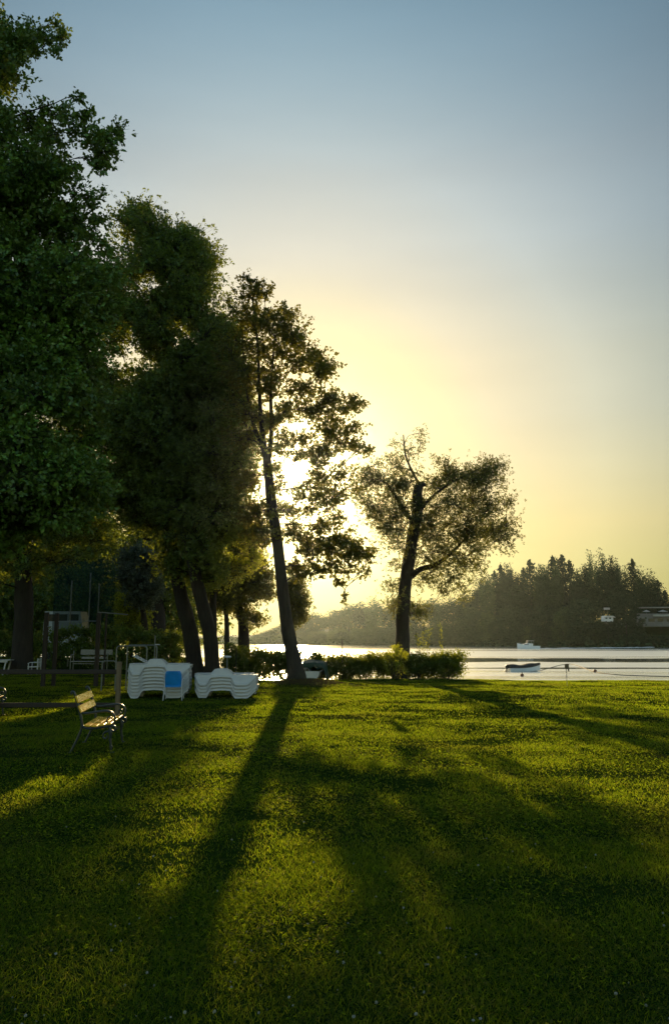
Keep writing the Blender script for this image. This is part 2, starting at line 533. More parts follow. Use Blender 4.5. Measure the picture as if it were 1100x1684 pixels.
# ------------------------------------------------------------------ grass of the lawn (uncountable: one object)
def mat_grass():
    t = NT('grass_blade'); g = t.n('ShaderNodeNewGeometry'); r = g.outputs['Random Per Island']
    base = t.ramp(r, [(0, (.003, .020, .003)), (.6, (.006, .034, .004)), (.88, (.016, .042, .006)), (1, (.13, .12, .04))])
    n1 = t.noise(.45, 4)
    base = t.mix(t.val(n1, 0, .8, .50, .75), base, (.060, .048, .014))
    tr0 = t.ramp(r, [(0, (.26, .44, .008)), (.7, (.60, .78, .016)), (1, (.74, .72, .05))])
    tr0 = t.mix(t.val(n1, 0, .6, .54, .78), tr0, (.44, .33, .05))
    d = t.n('ShaderNodeBsdfDiffuse'); t.l(base, d.inputs[0])
    tr = t.n('ShaderNodeBsdfTranslucent'); t.l(tr0, tr.inputs[0])
    mx = t.n('ShaderNodeMixShader'); mx.inputs[0].default_value = .5
    t.l(d.outputs[0], mx.inputs[1]); t.l(tr.outputs[0], mx.inputs[2])
    gl = t.n('ShaderNodeBsdfGlossy'); gl.inputs['Roughness'].default_value = .45; gl.inputs[0].default_value = (.9, .9, .8, 1)
    m2 = t.n('ShaderNodeMixShader'); m2.inputs[0].default_value = .008
    t.l(mx.outputs[0], m2.inputs[1]); t.l(gl.outputs[0], m2.inputs[2])
    t.l(m2.outputs[0], t.out.inputs[0]); return t.m
def scatter(n, y0, y1, margin=1.0, xlim=None):
    y = np.sqrt(rng.uniform(y0 * y0, y1 * y1, n))
    x = rng.uniform(-1, 1, n) * (.47 * y + 1.6 * margin + .8)
    return x, y
def blades(n, y0, y1, h, w, lean=.6, fi=0, fo=0):
    x, y = scatter(n, y0, y1)
    dens = fbm(x * 1.3, y * 1.3, 31)
    keep = rng.random(n) < np.clip(.30 + 2.2 * (dens - .36), .12, 1)
    keep &= (y < shore_y(x) + .5)
    if fi: keep &= rng.random(n) < sstep(y0, y0 + fi, y)
    if fo: keep &= rng.random(n) < 1 - sstep(y1 - fo, y1, y)
    md = np.hypot(x - MOUND.x - .3, y - MOUND.y)
    keep &= (md > 1.3) | (rng.random(n) < .15)
    x, y, dens = x[keep], y[keep], dens[keep]; n = len(x)
    z = ground_z(x, y) - .004
    H = h * rng.uniform(.45, 1.25, n) * (.55 + .9 * dens) * (.75 + .5 * fbm(x * .6, y * .6, 77))
    a = rng.uniform(0, 2 * np.pi, n); la = rng.uniform(0, 2 * np.pi, n)
    L = H * lean * rng.uniform(.1, 1.5, n)
    wv = w * rng.uniform(.6, 1.3, n)
    ax, ay = np.cos(a) * wv / 2, np.sin(a) * wv / 2
    B = np.stack([x, y, z], 1); D = np.stack([np.cos(la) * L, np.sin(la) * L, H], 1)
    S = np.stack([ax, ay, 0 * ax], 1)
    mid = B + D * np.array([.32, .32, .6]); tip = B + D
    V = np.stack([B - S, B + S, mid + S * .8, mid - S * .8, tip + S * .12, tip - S * .12], 1).reshape(-1, 3)
    i = np.arange(n)[:, None] * 6
    F = np.concatenate([i + np.array([[0, 1, 2, 3]]), i + np.array([[3, 2, 4, 5]])], 0)
    return V, F
def clover(n, y0, y1, s):
    x, y = scatter(n, y0, y1); c = fbm(x * .8, y * .8, 55); k = rng.random(n) < np.clip((c - .42) * 4, 0.02, 1)
    x, y = x[k], y[k]; n = len(x)
    z = ground_z(x, y) + rng.uniform(.012, .045, n)
    Vs = []
    a0 = rng.uniform(0, 6.28, n)
    sz = s * rng.uniform(.7, 1.3, n)
    tx, ty = rng.normal(0, .35, n), rng.normal(0, .35, n)
    for q in range(3):
        a = a0 + q * 2.094
        u = np.stack([np.cos(a), np.sin(a), np.cos(a) * tx + np.sin(a) * ty], 1)
        v = np.stack([-np.sin(a), np.cos(a), -np.sin(a) * tx + np.cos(a) * ty], 1)
        c0 = np.stack([x, y, z], 1); S = sz[:, None]
        Vs.append(np.stack([c0, c0 + u * S * .55 + v * S * .42, c0 + u * S, c0 + u * S * .55 - v * S * .42], 1))
    V = np.stack(Vs, 1).reshape(-1, 3)
    F = np.arange(len(V)).reshape(-1, 4)
    return V, F
parts = [blades(520000, 2.2, 9, .034, .0036, 1.7, 0, 4), blades(640000, 5, 19, .031, .0048, 1.5, 4, 7), blades(560000, 12, 37.5, .034, .009, 1.3, 7),
         clover(130000, 2.2, 8, .011), clover(90000, 7.5, 16, .014)]
VV = []; FF = []; o = 0
for V, F in parts:
    VV.append(V); FF.append(F + o); o += len(V)
grass = np_mesh('grass', np.concatenate(VV), np.concatenate(FF), mat_grass())
tag(grass, 'short mown grass and clover leaves covering the lawn', 'grass', kind='stuff')
del VV, FF, parts

# white clover flowers standing in the grass
M_petal = mat_simple('clover_petal', (.40, .40, .33), .7, .2, 300, 0)
M_stem = mat_simple('clover_stem', (.06, .10, .02), .7, .2, 100, 0)
def make_flower():
    r_ = np.random.default_rng(3)
    m = MB()
    pts = []
    for k in range(46):
        th = math.acos(1 - 1.75 * (k + .5) / 46); ph = k * 2.39996
        d = Vector((math.sin(th) * math.cos(ph), math.sin(th) * math.sin(ph), math.cos(th)))
        s = d.orthogonal().normalized() * .0018; c = Vector((0, 0, .062))
        L = .0095 * (0.85 + .3 * r_.random())
        m.add([c + d * .002 - s, c + d * .002 + s, c + d * L * .8 + s, c + d * L - s * .2], [(0, 1, 2, 3)])
    me = m
    o = me.build('clover_flower', M_petal)
    st = MB(); st.tube([(0, 0, -.01), (.003, .001, .03), (0, 0, .062)], .0012, 5)
    s = st.build('stem', M_stem, o)
    return o
fl = make_flower()
spots = []
while len(spots) < 130:
    px = random.uniform(-10, 1110); py = 1330 + 350 * random.random() ** .8
    wgt = .25 + .75 * math.exp(-((px - 380) / 330) ** 2)
    if random.random() > wgt: continue
    g = G(px, py, .06)
    spots.append((g.x, g.y))
for i, (x, y) in enumerate(spots):
    f = fl if i == 0 else copy_tree(fl)
    f.location = (x, y, float(ground_z(x, y)) - random.uniform(0, .02))
    s = random.uniform(.4, .85)
    f.scale = (s, s, s * random.uniform(.9, 1.1))
    f.rotation_euler = (random.gauss(0, .2), random.gauss(0, .2), random.uniform(0, 6.3))
    tag(f, 'small round white clover flower standing in the lawn grass', 'flower', 'white clover flowers in the lawn')
# ------------------------------------------------------------------ trees
def unit(n):
    v = rng.normal(size=(n, 3)); return v / np.linalg.norm(v, axis=1)[:, None]

def leaf_quads(pos, axis, size, wid=.55, jit=1.0, fold=.25):
    """diamond leaves with a folded midrib: two faces each"""
    n = len(pos)
    a = axis + unit(n) * jit; a /= np.linalg.norm(a, axis=1)[:, None]
    b = np.cross(a, unit(n)); b /= np.linalg.norm(b, axis=1)[:, None] + 1e-9
    c = np.cross(a, b)
    s = (size * rng.uniform(.65, 1.25, n))[:, None]
    A, B, Cc = a * s, b * s * wid * .5, c * s * fold * .3
    V = np.stack([pos, pos + A * .5 + B + Cc, pos + A, pos + A * .5 - B + Cc], 1).reshape(-1, 3)
    i = np.arange(n)[:, None] * 4
    F = np.concatenate([i + np.array([[0, 1, 2]]), i + np.array([[0, 2, 3]])], 0)
    return V, F

def tube_batch(P0, P1, P2, r0, r2, n=3):
    """many thin three-ring twigs"""
    N = len(P0)
    d = P2 - P0; d /= np.linalg.norm(d, axis=1)[:, None] + 1e-9
    a = np.cross(d, unit(N)); a /= np.linalg.norm(a, axis=1)[:, None] + 1e-9
    b = np.cross(d, a)
    rings = []
    for p, r in ((P0, r0), (P1, (r0 + r2) * .5), (P2, r2)):
        for k in range(n):
            q = 2 * math.pi * k / n
            rings.append(p + (a * math.cos(q) + b * math.sin(q)) * (r[:, None] if hasattr(r, 'shape') else r))
    V = np.stack(rings, 1).reshape(-1, 3)
    f = []
    for i in range(2):
        for k in range(n):
            j = (k + 1) % n
            f.append((i * n + k, i * n + j, i * n + n + j, i * n + n + k))
    F = (np.arange(N)[:, None, None] * (3 * n) + np.array(f)[None]).reshape(-1, 4)
    return V, F

# lines along which the crowns stay open, as in the photograph: to the sun, and from the sun to the bench
KEEP = []
def keep_ray(p, rad, spread=0.0): KEEP.append((np.array(p), np.array(SUN_DIR), rad, spread))
def prune(pos):
    k = np.ones(len(pos), bool)
    for o, d, r, sp in KEEP:
        q = pos - o; t = q @ d
        dist = np.linalg.norm(q - t[:, None] * d, axis=1)
        rr = r + sp * t
        k &= ~((dist < rr * (.6 + .9 * rng.random(len(pos)) ** 1.5)) & (t > 0))
    return k

def make_tree(name, label, trunks, blobs, leaf, m_leaf, m_bark, twigs=26, per=16, wid=.55, droop=.0, group=None, cat='tree',
              squash=.62, flare=1.35, min_r=.012, jitter=.06, upward=.15, bark_parts=True, rmax=.10, leafaxis=.7, tw=1.0):
    base = Vector(trunks[0][0][:3])
    root = empty(name, base, 0, label, cat, group)
    B = np.array(base)
    VV = []; FF = []; off = 0
    nodes = []; nrad = []; ndir = []
    def put(V, F):
        nonlocal off
        VV.append(np.asarray(V, float)); FF.append(np.asarray(F) + off); off += len(V)
    def tube_np(pts, rad, n):
        pts = np.asarray(pts); m = len(pts); up = np.array((1.0, .2, 0)); rows = []
        for i in range(m):
            t = pts[min(i + 1, m - 1)] - pts[max(i - 1, 0)]; t /= np.linalg.norm(t) + 1e-9
            a = np.cross(t, up); a /= np.linalg.norm(a) + 1e-9; b = np.cross(a, t); up = b
            for k in range(n):
                q = 2 * math.pi * k / n
                rows.append(pts[i] + (a * math.cos(q) + b * math.sin(q)) * rad[i] * (1 + (.10 * math.sin(3 * q + i * .35) + .05 * math.sin(7 * q - i * .6) if n > 7 else 0)))
        f = [(i * n + k, i * n + (k + 1) % n, (i + 1) * n + (k + 1) % n, (i + 1) * n + k) for i in range(m - 1) for k in range(n)]
        put(rows, f)
    for ti, tr in enumerate(trunks):
        sp = np.array(spline(tr, 8))
        pts, rad = sp[:, :3], sp[:, 3].copy()
        if ti == 0:
            h = pts[:, 2] - pts[0, 2]
            rad *= 1 + (flare - 1) * np.exp(-h / .35)
            pts = pts.copy(); pts[0, 2] -= .15
        tube_np(pts, rad, 14 if rad[0] > .1 else 8)
        h = pts[:, 2] - B[2]
        for i in range(1, len(pts)):
            nodes.append(pts[i]); nrad.append(rad[i]); ndir.append(pts[i] - pts[i - 1])
    ax = np.array([n for n in nodes]).mean(0)
    bl = sorted(blobs, key=lambda b: min(np.linalg.norm(np.array(b[0]) - n) for n in nodes[::3]))
    LP = []; LA = []
    rref = float(np.median([b[1] for b in bl]))
    T0 = []; T1 = []; T2 = []; TR = []
    for c, r in bl:
        c = np.array(c, float)
        if not prune(c[None])[0]: continue
        N = np.array(nodes); d = N - c
        dist = np.linalg.norm(d, axis=1)
        cost = dist * (1 + .9 * np.clip((d[:, 2] + .25 * dist) / (dist + 1e-6), 0, 1.2)) - .3 * np.minimum(np.array(nrad), .3)
        j = int(np.argmin(cost)); s = N[j]; L = dist[j]
        dr = np.array(ndir[j]); dr = dr / (np.linalg.norm(dr) + 1e-9)
        r0 = max(min_r * 1.2, min(nrad[j] * .62, .012 + .016 * L + .012 * r, rmax))
        m = max(3, min(9, int(L / .45) + 2))
        mid1 = s + dr * L * .22 + (c - s) * .15 + np.array((0, 0, upward * L * .5))
        mid2 = s + (c - s) * .62 + np.array((0, 0, upward * L)) + unit(1)[0] * L * .07
        ts = np.linspace(0, 1, m + 1)
        pts = np.array([(1 - t) ** 3 * s + 3 * t * (1 - t) ** 2 * mid1 + 3 * t * t * (1 - t) * mid2 + t ** 3 * c for t in ts])
        pts[1:-1] += rng.normal(0, .025 * min(1.5, L), (m - 1, 3))
        rad = np.linspace(r0, min_r * .8, m + 1)
        tube_np(pts, rad, 6 if r0 > .03 else 4)
        for i in range(1, m + 1):
            nodes.append(pts[i]); nrad.append(rad[i]); ndir.append(pts[i] - pts[i - 1])
        K = max(5, int(twigs * tw * min(1.5, (r / rref) ** 1.7)))
        tt = rng.uniform(.3, 1.0, K) * m
        ii = np.minimum(tt.astype(int), m - 1); fr = (tt - ii)[:, None]
        S = pts[ii] * (1 - fr) + pts[ii + 1] * fr
        dirs = unit(K); dirs[:, 2] = dirs[:, 2] * squash + .12
        out = c - ax; out[2] *= .3; out /= np.linalg.norm(out) + 1e-9
        E = c + dirs * (r * rng.choice((.55, .8, 1.0, 1.0, 1.15, 1.4), K) * rng.uniform(.85, 1.1, K))[:, None] + out * r * .15 - np.array((0, 0, droop)) * r * rng.uniform(.2, 1, K)[:, None]
        M = (S + E) / 2 + np.array((0, 0, .12 * r)) + rng.normal(0, .06 * r, (K, 3))
        T0.append(S); T1.append(M); T2.append(E); TR.append(np.full(K, min_r * .75))
        q5 = max(1, per // 5)
        t = .30 + .74 * rng.uniform(0, 1, (K, q5))[:, :, None] ** .75
        L3 = S[:, None] * (1 - t) ** 2 + M[:, None] * 2 * t * (1 - t) + E[:, None] * t * t
        L3 = L3 + rng.normal(0, jitter, L3.shape)
        L3 = np.repeat(L3, 5, 1) + rng.normal(0, .28 * leaf, (K, q5 * 5, 3))
        A = np.repeat((E - M)[:, None], q5 * 5, 1); A = A / (np.linalg.norm(A, axis=2)[:, :, None] + 1e-9)
        LP.append(L3.reshape(-1, 3)); LA.append(A.reshape(-1, 3))
    T0, T1, T2, TR = map(np.concatenate, (T0, T1, T2, TR))
    k = prune(T1) & prune(T2)
    V, F = tube_batch(T0[k], T1[k], T2[k], TR[k], .003)
    put(V, F)
    np_mesh('trunk', np.concatenate(VV) - B, np.concatenate(FF), m_bark, root, smooth=True)
    LP = np.concatenate(LP); LA = np.concatenate(LA); k = prune(LP); LP, LA = LP[k], LA[k]
    ax3 = LA * leafaxis + np.array((0, 0, -.25 - droop * .5))
    V, F = leaf_quads(LP, ax3, np.full(len(LP), leaf), wid)
    np_mesh('crown', V - B, F, m_leaf, root)
    return root

def pip(poly, x, y):
    c = False; n = len(poly); j = n - 1
    for i in range(n):
        xi, yi = poly[i]; xj, yj = poly[j]
        if (yi > y) != (yj > y) and x < (xj - xi) * (y - yi) / (yj - yi) + xi: c = not c
        j = i
    return c
def edge_d(poly, x, y):
    best = 1e9; n = len(poly)
    for i in range(n):
        ax_, ay_ = poly[i]; bx, by = poly[(i + 1) % n]
        dx, dy = bx - ax_, by - ay_; L2 = dx * dx + dy * dy
        t = max(0, min(1, ((x - ax_) * dx + (y - ay_) * dy) / L2))
        best = min(best, math.hypot(x - ax_ - t * dx, y - ay_ - t * dy))
    return best
def fill(poly, Y0, n, r, thick, gaps=(), mind=.75):
    """blobs spread through the volume of a crown whose outline is poly; r in metres"""
    xs_ = [p[0] for p in poly]; ys_ = [p[1] for p in poly]
    out = []; tries = 0
    while len(out) < n and tries < n * 60:
        tries += 1
        x = random.uniform(min(xs_), max(xs_)); y = random.uniform(min(ys_), max(ys_))
        if not pip(poly, x, y): continue
        e = edge_d(poly, x, y) / FPX * Y0
        hd = min(thick, .35 * r + 1.1 * math.sqrt(max(e, 0) * thick))
        Y = Y0 + random.uniform(-hd, hd)
        rr = r * random.uniform(.7, 1.25)
        if e < rr * .45: continue
        bad = False
        for gx, gy, gr in gaps:
            if math.hypot(x - gx, y - gy) < gr + .55 * rr / Y0 * FPX: bad = True; break
        if bad: continue
        p = P(x, y, Y)
        if any((p - q).length < mind * r for q, _ in out): continue
        out.append((p, rr))
    return out
def px_blobs(lst, Y0, thick, k=1.6):
    return [(P(x, y, Y0 + random.uniform(-thick, thick)), k * r / FPX * Y0) for x, y, r in lst]
def px_trunk(lst, Y0, ground=False):
    """[(px, py, width px, depth offset)] from the ground up"""
    out = []
    for i, q in enumerate(lst):
        Y = Y0 + (q[3] if len(q) > 3 else 0)
        p = P(q[0], q[1], Y)
        if i == 0 and ground: p.z = float(ground_z(p.x, p.y))
        out.append((p.x, p.y, p.z, q[2] / 2 / FPX * Y))
    return out

M_bark = mat_bark('bark_grey_brown')
M_bark2 = mat_bark('bark_dark', (.035, .028, .02))
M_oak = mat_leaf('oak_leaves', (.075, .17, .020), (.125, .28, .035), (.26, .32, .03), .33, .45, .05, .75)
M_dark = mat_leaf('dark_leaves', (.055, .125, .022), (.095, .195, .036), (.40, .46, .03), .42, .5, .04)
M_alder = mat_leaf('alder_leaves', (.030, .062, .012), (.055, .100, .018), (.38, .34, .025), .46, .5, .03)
M_willow = mat_leaf('willow_leaves', (.035, .065, .022), (.065, .105, .036), (.34, .33, .04), .42, .5, .04)
M_pale = mat_leaf('pale_willow_leaves', (.10, .14, .10), (.17, .22, .16), (.20, .24, .10), .3, .5, .03)
M_lime = mat_leaf('lime_green_leaves', (.05, .10, .012), (.09, .15, .02), (.80, .84, .05), .58, .5, .03)
M_hedge = mat_leaf('hedge_leaves', (.020, .056, .012), (.045, .100, .020), (.52, .58, .03), .5, .5, .03)

keep_ray(CAM, .0, .0078)
SUNPX = (482, 777)

BENCH_C = (G(185, 1240) + G(205, 1222)) * .5
for fr in (-.55, -.2, .15, .5):
    keep_ray((BENCH_C.x - .22 - .12 * fr, BENCH_C.y + fr, .70), .27)
    keep_ray((BENCH_C.x + .0 - .12 * fr, BENCH_C.y + fr, .46), .20)

# slender leaning tree in the middle of the lawn edge, sun behind its crown
YC = P(487, 1122, 1).y * 0 + 29.4
bl = [(412,482,16),(400,512,22),(432,520,16),(465,527,20),(483,552,18),(455,572,22),(425,572,24),(510,585,18),(532,608,16),(490,602,20),(460,622,20),
      (500,640,20),(425,632,24),(540,662,22),(568,672,16),(510,680,20),(472,678,18),(580,702,12),(545,706,18),(598,738,9),(573,730,14),(530,735,16),
      (500,722,14),(462,722,14),(560,772,13),(536,786,15),(545,818,17),(520,812,14),(557,850,10),(515,836,12),(478,838,12),(582,800,9),(532,860,14),
      (560,888,20),(588,908,16),(535,902,20),(505,892,16),(478,880,14),(598,936,9),(566,930,12),(500,930,16),(525,938,12),(562,962,8),(565,984,6),
      (482,935,14),(410,602,22),(402,662,24),(396,722,22),(405,785,16),(415,840,14),(430,890,12),
      (440,700,14),(520,760,10),(418,540,16),(385,560,20),(390,610,20),(440,480,12),(404,462,9),(492,560,14),(550,690,12),(575,890,14),(545,930,12),(610,742,5),(585,655,8),
      (524,585,12),(544,612,9),(478,516,10),(462,512,8),(450,738,10),(515,752,11),(455,802,10),(508,800,8),(496,744,8),(470,742,8),(462,832,12),(500,818,9),(522,778,10),(448,770,8),(530,758,8),(448,650,12),(440,590,12),(452,690,10),(430,690,12),(447,610,11),(436,640,10),(455,545,12),(428,745,10),(462,770,6),(500,795,7),(488,752,7),(492,806,7),(466,790,6),(432,860,10),(418,850,13),(440,844,8),(425,832,12),(404,872,11),(446,874,9),(436,872,10),(427,878,9),(418,870,10)]
blobs = px_blobs(bl, YC, 1.5) + px_blobs([(x + random.gauss(0, 9), y + random.gauss(0, 9), r * .8) for x, y, r in bl if r > 13 and math.hypot(x - 482, y - 777) > 60], YC, 2.4)
trunks = [px_trunk([(489, 1122, 25), (482, 1085, 22), (471, 1015, 20), (459, 920, 18), (449, 840, 17), (440, 765, 14), (433, 725, 10), (427, 650, 6), (424, 570, 4), (415, 490, 2.5)], YC, True),
          px_trunk([(440, 765, 10), (446, 715, 7, -.1), (446, 640, 5, -.2), (452, 560, 3, .1), (463, 525, 2, .2)], YC),
          px_trunk([(437, 750, 7), (415, 690, 6, .6), (404, 620, 4, 1), (398, 540, 2, 1)], YC)]
trunks[1][0] = trunks[1][0][:2] + (trunks[1][0][2], trunks[1][0][3])
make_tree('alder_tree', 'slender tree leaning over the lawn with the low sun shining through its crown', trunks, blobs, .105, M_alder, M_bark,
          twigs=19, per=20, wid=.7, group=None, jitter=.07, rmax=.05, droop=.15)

# broken-topped willow behind the hedge
YW = 37.5
bl = [(605,800,18),(625,790,22),(650,770,16),(615,830,20),(645,810,22),(640,840,22),(610,850,10),(660,800,16),(665,835,18),(640,870,16),(655,900,14),(645,930,10),
      (640,965,10),(655,960,9),(676,738,7),(690,722,7),(650,727,5),(668,752,6),(688,746,5),(658,742,5),(692,712,4),
      (730,778,16),(716,806,18),(740,790,16),(735,765,10),(765,790,18),(785,780,20),(800,770,16),(815,765,10),(800,800,20),(825,790,9),(770,815,22),(740,820,24),(720,840,24),
      (800,835,20),(825,830,14),(842,818,7),(830,860,16),(843,880,9),(800,870,20),(770,850,22),(745,860,22),(715,880,22),(770,885,20),(820,890,14),(838,900,7),(790,905,12),
      (735,905,20),(700,915,14),(755,920,16),(720,935,16),(745,950,13),(775,930,12),(700,950,12),(765,965,9),(735,975,9),(720,965,10),(690,900,14),(790,945,8),(758,985,7),
      (660,990,14),(682,995,12),(690,1010,10),(648,1000,9),(655,870,12),(700,860,16),(690,830,14),(715,755,7),(640,755,7),(626,762,7),(600,775,8)]
blobs = px_blobs(bl, YW, 1.6, 1.5) + px_blobs([(x + random.gauss(0, 10), y + random.gauss(0, 10), r * .85) for x, y, r in bl if r > 11], YW, 2.4, 1.6)
trunks = [px_trunk([(660, 1118, 25), (661, 1060, 22), (664, 1000, 21), (667, 950, 20), (677, 895, 19), (685, 845, 18), (686, 815, 17), (690, 796, 13)], YW, True),
          px_trunk([(689, 797, 5), (676, 772, 4), (666, 745, 3), (663, 715, 2)], YW),
          px_trunk([(672, 950, 11), (690, 937, 9, -.2), (720, 926, 7, -.4), (755, 896, 4, -.5), (800, 840, 2, -.4)], YW),
          px_trunk([(682, 862, 8), (665, 840, 6, .2), (640, 800, 4, .3), (625, 790, 2, .4)], YW),
          px_trunk([(684, 850, 7), (705, 822, 5, .3), (740, 795, 3.5, .6), (790, 770, 2, .7)], YW),
          px_trunk([(689, 798, 14), (695, 797, 10), (700, 799, 3)], YW)]
make_tree('willow_tree', 'broken-topped willow standing alone behind the right part of the hedge', trunks, blobs, .105, M_willow, M_bark,
          twigs=30, per=20, wid=.46, jitter=.15, rmax=.04, squash=.75, droop=.1, min_r=.010)

# two big dark trees behind the stacked loungers
Y2 = 33.5
poly = [(185,335),(215,322),(245,330),(262,362),(300,372),(335,378),(360,382),(352,415),(372,440),(368,470),(392,480),(408,540),(415,640),(418,720),(412,800),(400,850),(388,905),(372,930),(362,965),(330,958),(300,900),(270,860),(225,800),(165,720),(160,600),(165,480)]
g = [(215,560,6),(240,600,3),(206,640,4),(345,505,5),(230,470,5),(395,575,5),(300,560,4),(255,470,4),(380,520,5),(217,420,6),(214,588,6)]
blobs = fill(poly, Y2, 400, 1.0, 2.6, g, .45) + fill(poly, Y2, 240, .5, 2.0, g, .5) + fill([(300,860),(345,840),(380,860),(382,905),(372,940),(360,968),(330,965),(305,920)], Y2 + 1.2, 70, .55, 2.0, (), .5)
trunks = [px_trunk([(352, 1094, 24), (345, 1050, 22), (333, 990, 21), (322, 950, 20), (308, 880, 18), (298, 800, 16), (290, 700, 12), (282, 600, 8), (270, 480, 5), (240, 370, 2)], Y2, True),
          px_trunk([(300, 810, 9), (330, 730, 7, .4), (345, 620, 5, .6), (340, 500, 4, .6), (335, 400, 2, .4)], Y2),
          px_trunk([(312, 900, 8), (350, 880, 6, -.4), (390, 860, 4, -.6), (410, 850, 2, -.6)], Y2)]
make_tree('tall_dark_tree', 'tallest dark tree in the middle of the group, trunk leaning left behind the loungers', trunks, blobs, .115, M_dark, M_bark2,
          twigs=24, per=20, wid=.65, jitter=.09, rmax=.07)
Y3 = 35.5
poly = [(150,690),(185,640),(230,660),(300,640),(360,700),(372,800),(350,880),(345,940),(320,985),(290,975),(265,930),(250,890),(215,880),(190,870),(160,850),(135,790),(140,730)]
blobs = fill(poly, Y3, 70, .5, 2.0, (), .6) + fill(poly, Y3, 220, 1.0, 2.4, [(178,660,8),(180,760,9),(176,850,7)], .45)
trunks = [px_trunk([(325, 1090, 26), (312, 1040, 24), (300, 985, 22), (286, 920, 19), (272, 850, 15), (255, 770, 10), (240, 700, 5)], Y3, True),
          px_trunk([(290, 940, 9), (320, 860, 7, .3), (335, 780, 4, .5), (330, 720, 2, .6)], Y3)]
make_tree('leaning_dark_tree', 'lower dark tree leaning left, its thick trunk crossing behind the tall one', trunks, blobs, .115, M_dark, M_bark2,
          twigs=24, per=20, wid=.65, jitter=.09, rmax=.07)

# big oak whose crown fills the upper left
Y1 = 19.5
poly = [(-330,-60),(-200,-150),(-60,-60),(0,35),(25,45),(40,28),(55,45),(85,42),(95,22),(108,60),(100,92),(55,98),(35,108),(25,135),(-10,165),(60,165),(100,168),(125,148),(140,180),(150,205),(185,215),(212,205),(200,232),(182,262),(172,300),(168,335),(140,352),(165,375),(190,400),(212,440),(200,500),(188,560),(192,600),(172,640),(168,700),(165,760),(175,800),(160,850),(130,880),(60,890),(0,915),(-80,930),(-200,900),(-330,700)]
g = [(40,180,6),(105,240,5),(112,318,9),(140,270,7),(175,545,6),(190,500,5),(182,600,4),(165,650,4),(60,245,5),(20,430,5),(75,700,5),(130,720,6),(10,250,6),(85,330,4)]
blobs = fill(poly, Y1, 600, .80, 2.6, g, .45) + fill([q if q[0] > -60 else (-60, q[1]) for q in poly], Y1, 330, .36, 1.6, g, .6)
blobs += px_blobs([(98,38,8),(103,62,8),(92,84,7),(70,60,9),(48,50,9),(62,85,7),(20,60,11),(200,212,7),(188,222,8),(170,228,10),(155,215,9),(142,188,8),(132,158,7),(180,250,6),(165,245,9),(150,240,9),(140,225,9),(120,215,10),(95,190,9),(75,180,9),(160,265,9),(5,90,14),(20,120,8)], Y1, .4)
ox = P(-240, 900, Y1)
trunks = [[(ox.x, Y1 + .3, 0, .42), (ox.x + .1, Y1 + .2, 2.5, .36), (ox.x + .4, Y1, 5, .31), (ox.x + .7, Y1, 8, .24), (ox.x + 1.0, Y1, 11, .15), (ox.x + 1.1, Y1, 14, .06)]]
for (sx, sy, ex, ey, w, dy) in ((-215, 640, 40, 480, 16, -.6), (-190, 420, 80, 300, 12, .5), (-180, 300, 90, 170, 9, -.4), (-175, 230, 60, 60, 8, .2), (-220, 700, 90, 720, 14, .6), (-225, 760, 100, 850, 10, -.2), (-205, 560, 150, 600, 12, .2)):
    trunks.append(px_trunk([(sx, sy, w), (sx + (ex - sx) * .35, sy + (ey - sy) * .35 - 25, w * .75, dy * .5), (sx + (ex - sx) * .7, sy + (ey - sy) * .7 - 12, w * .45, dy), (ex, ey, w * .2, dy)], Y1))
for t in trunks[1:]:
    q = t[0]; t[0] = (trunks[0][3][0] - .35 + .0 * q[0], q[1], q[2], q[3])
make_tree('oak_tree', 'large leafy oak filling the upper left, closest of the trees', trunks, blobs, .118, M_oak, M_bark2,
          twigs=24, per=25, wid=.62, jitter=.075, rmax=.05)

# trees further back that close the group towards the ground
def back_tree(label, poly, tr, Y, n, r, leaf, ml, thick=2.2, gaps=(), tw=22, per=16, name='background_tree', grp=None, **k):
    return make_tree(name, label, [px_trunk(tr, Y, True)], fill(poly, Y, int(n * 1.7), r * 1.15, thick, gaps, .45), leaf, ml, M_bark2, twigs=tw, per=per, wid=.65, jitter=.1, rmax=.07, group=grp, **k)
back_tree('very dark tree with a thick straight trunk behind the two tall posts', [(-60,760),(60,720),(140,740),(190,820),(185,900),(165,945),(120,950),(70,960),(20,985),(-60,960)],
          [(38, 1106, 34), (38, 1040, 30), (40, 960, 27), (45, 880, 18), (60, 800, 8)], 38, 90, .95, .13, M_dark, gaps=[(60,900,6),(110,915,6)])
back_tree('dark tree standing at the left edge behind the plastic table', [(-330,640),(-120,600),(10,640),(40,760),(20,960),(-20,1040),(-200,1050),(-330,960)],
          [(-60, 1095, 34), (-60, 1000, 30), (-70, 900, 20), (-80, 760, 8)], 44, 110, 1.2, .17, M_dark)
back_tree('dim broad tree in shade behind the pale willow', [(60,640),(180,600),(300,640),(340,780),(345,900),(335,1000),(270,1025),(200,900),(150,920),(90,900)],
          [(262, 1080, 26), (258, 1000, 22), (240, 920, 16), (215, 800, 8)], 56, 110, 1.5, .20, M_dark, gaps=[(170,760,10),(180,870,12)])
back_tree('pale grey-green willow glowing in a gap between the dark trees', [(205,905),(228,888),(250,900),(268,940),(262,985),(240,1010),(212,990),(196,955)],
          [(240, 1085, 12), (238, 1030, 10), (232, 980, 6), (230, 930, 3)], 47, 46, .55, .12, M_pale, 1.4, tw=24, per=18, name='pale_willow')
back_tree('small two-stemmed tree by the water right of the dark trunks', [(352,905),(385,882),(425,900),(450,950),(452,985),(430,1010),(440,1032),(412,1036),(385,1015),(360,1005),(345,960)],
          [(402, 1086, 20), (400, 1040, 17), (394, 1000, 12), (388, 950, 6)], 46, 66, .62, .12, M_alder, 1.8, gaps=[(430,1000,5),(355,1010,6)], name='shore_tree')
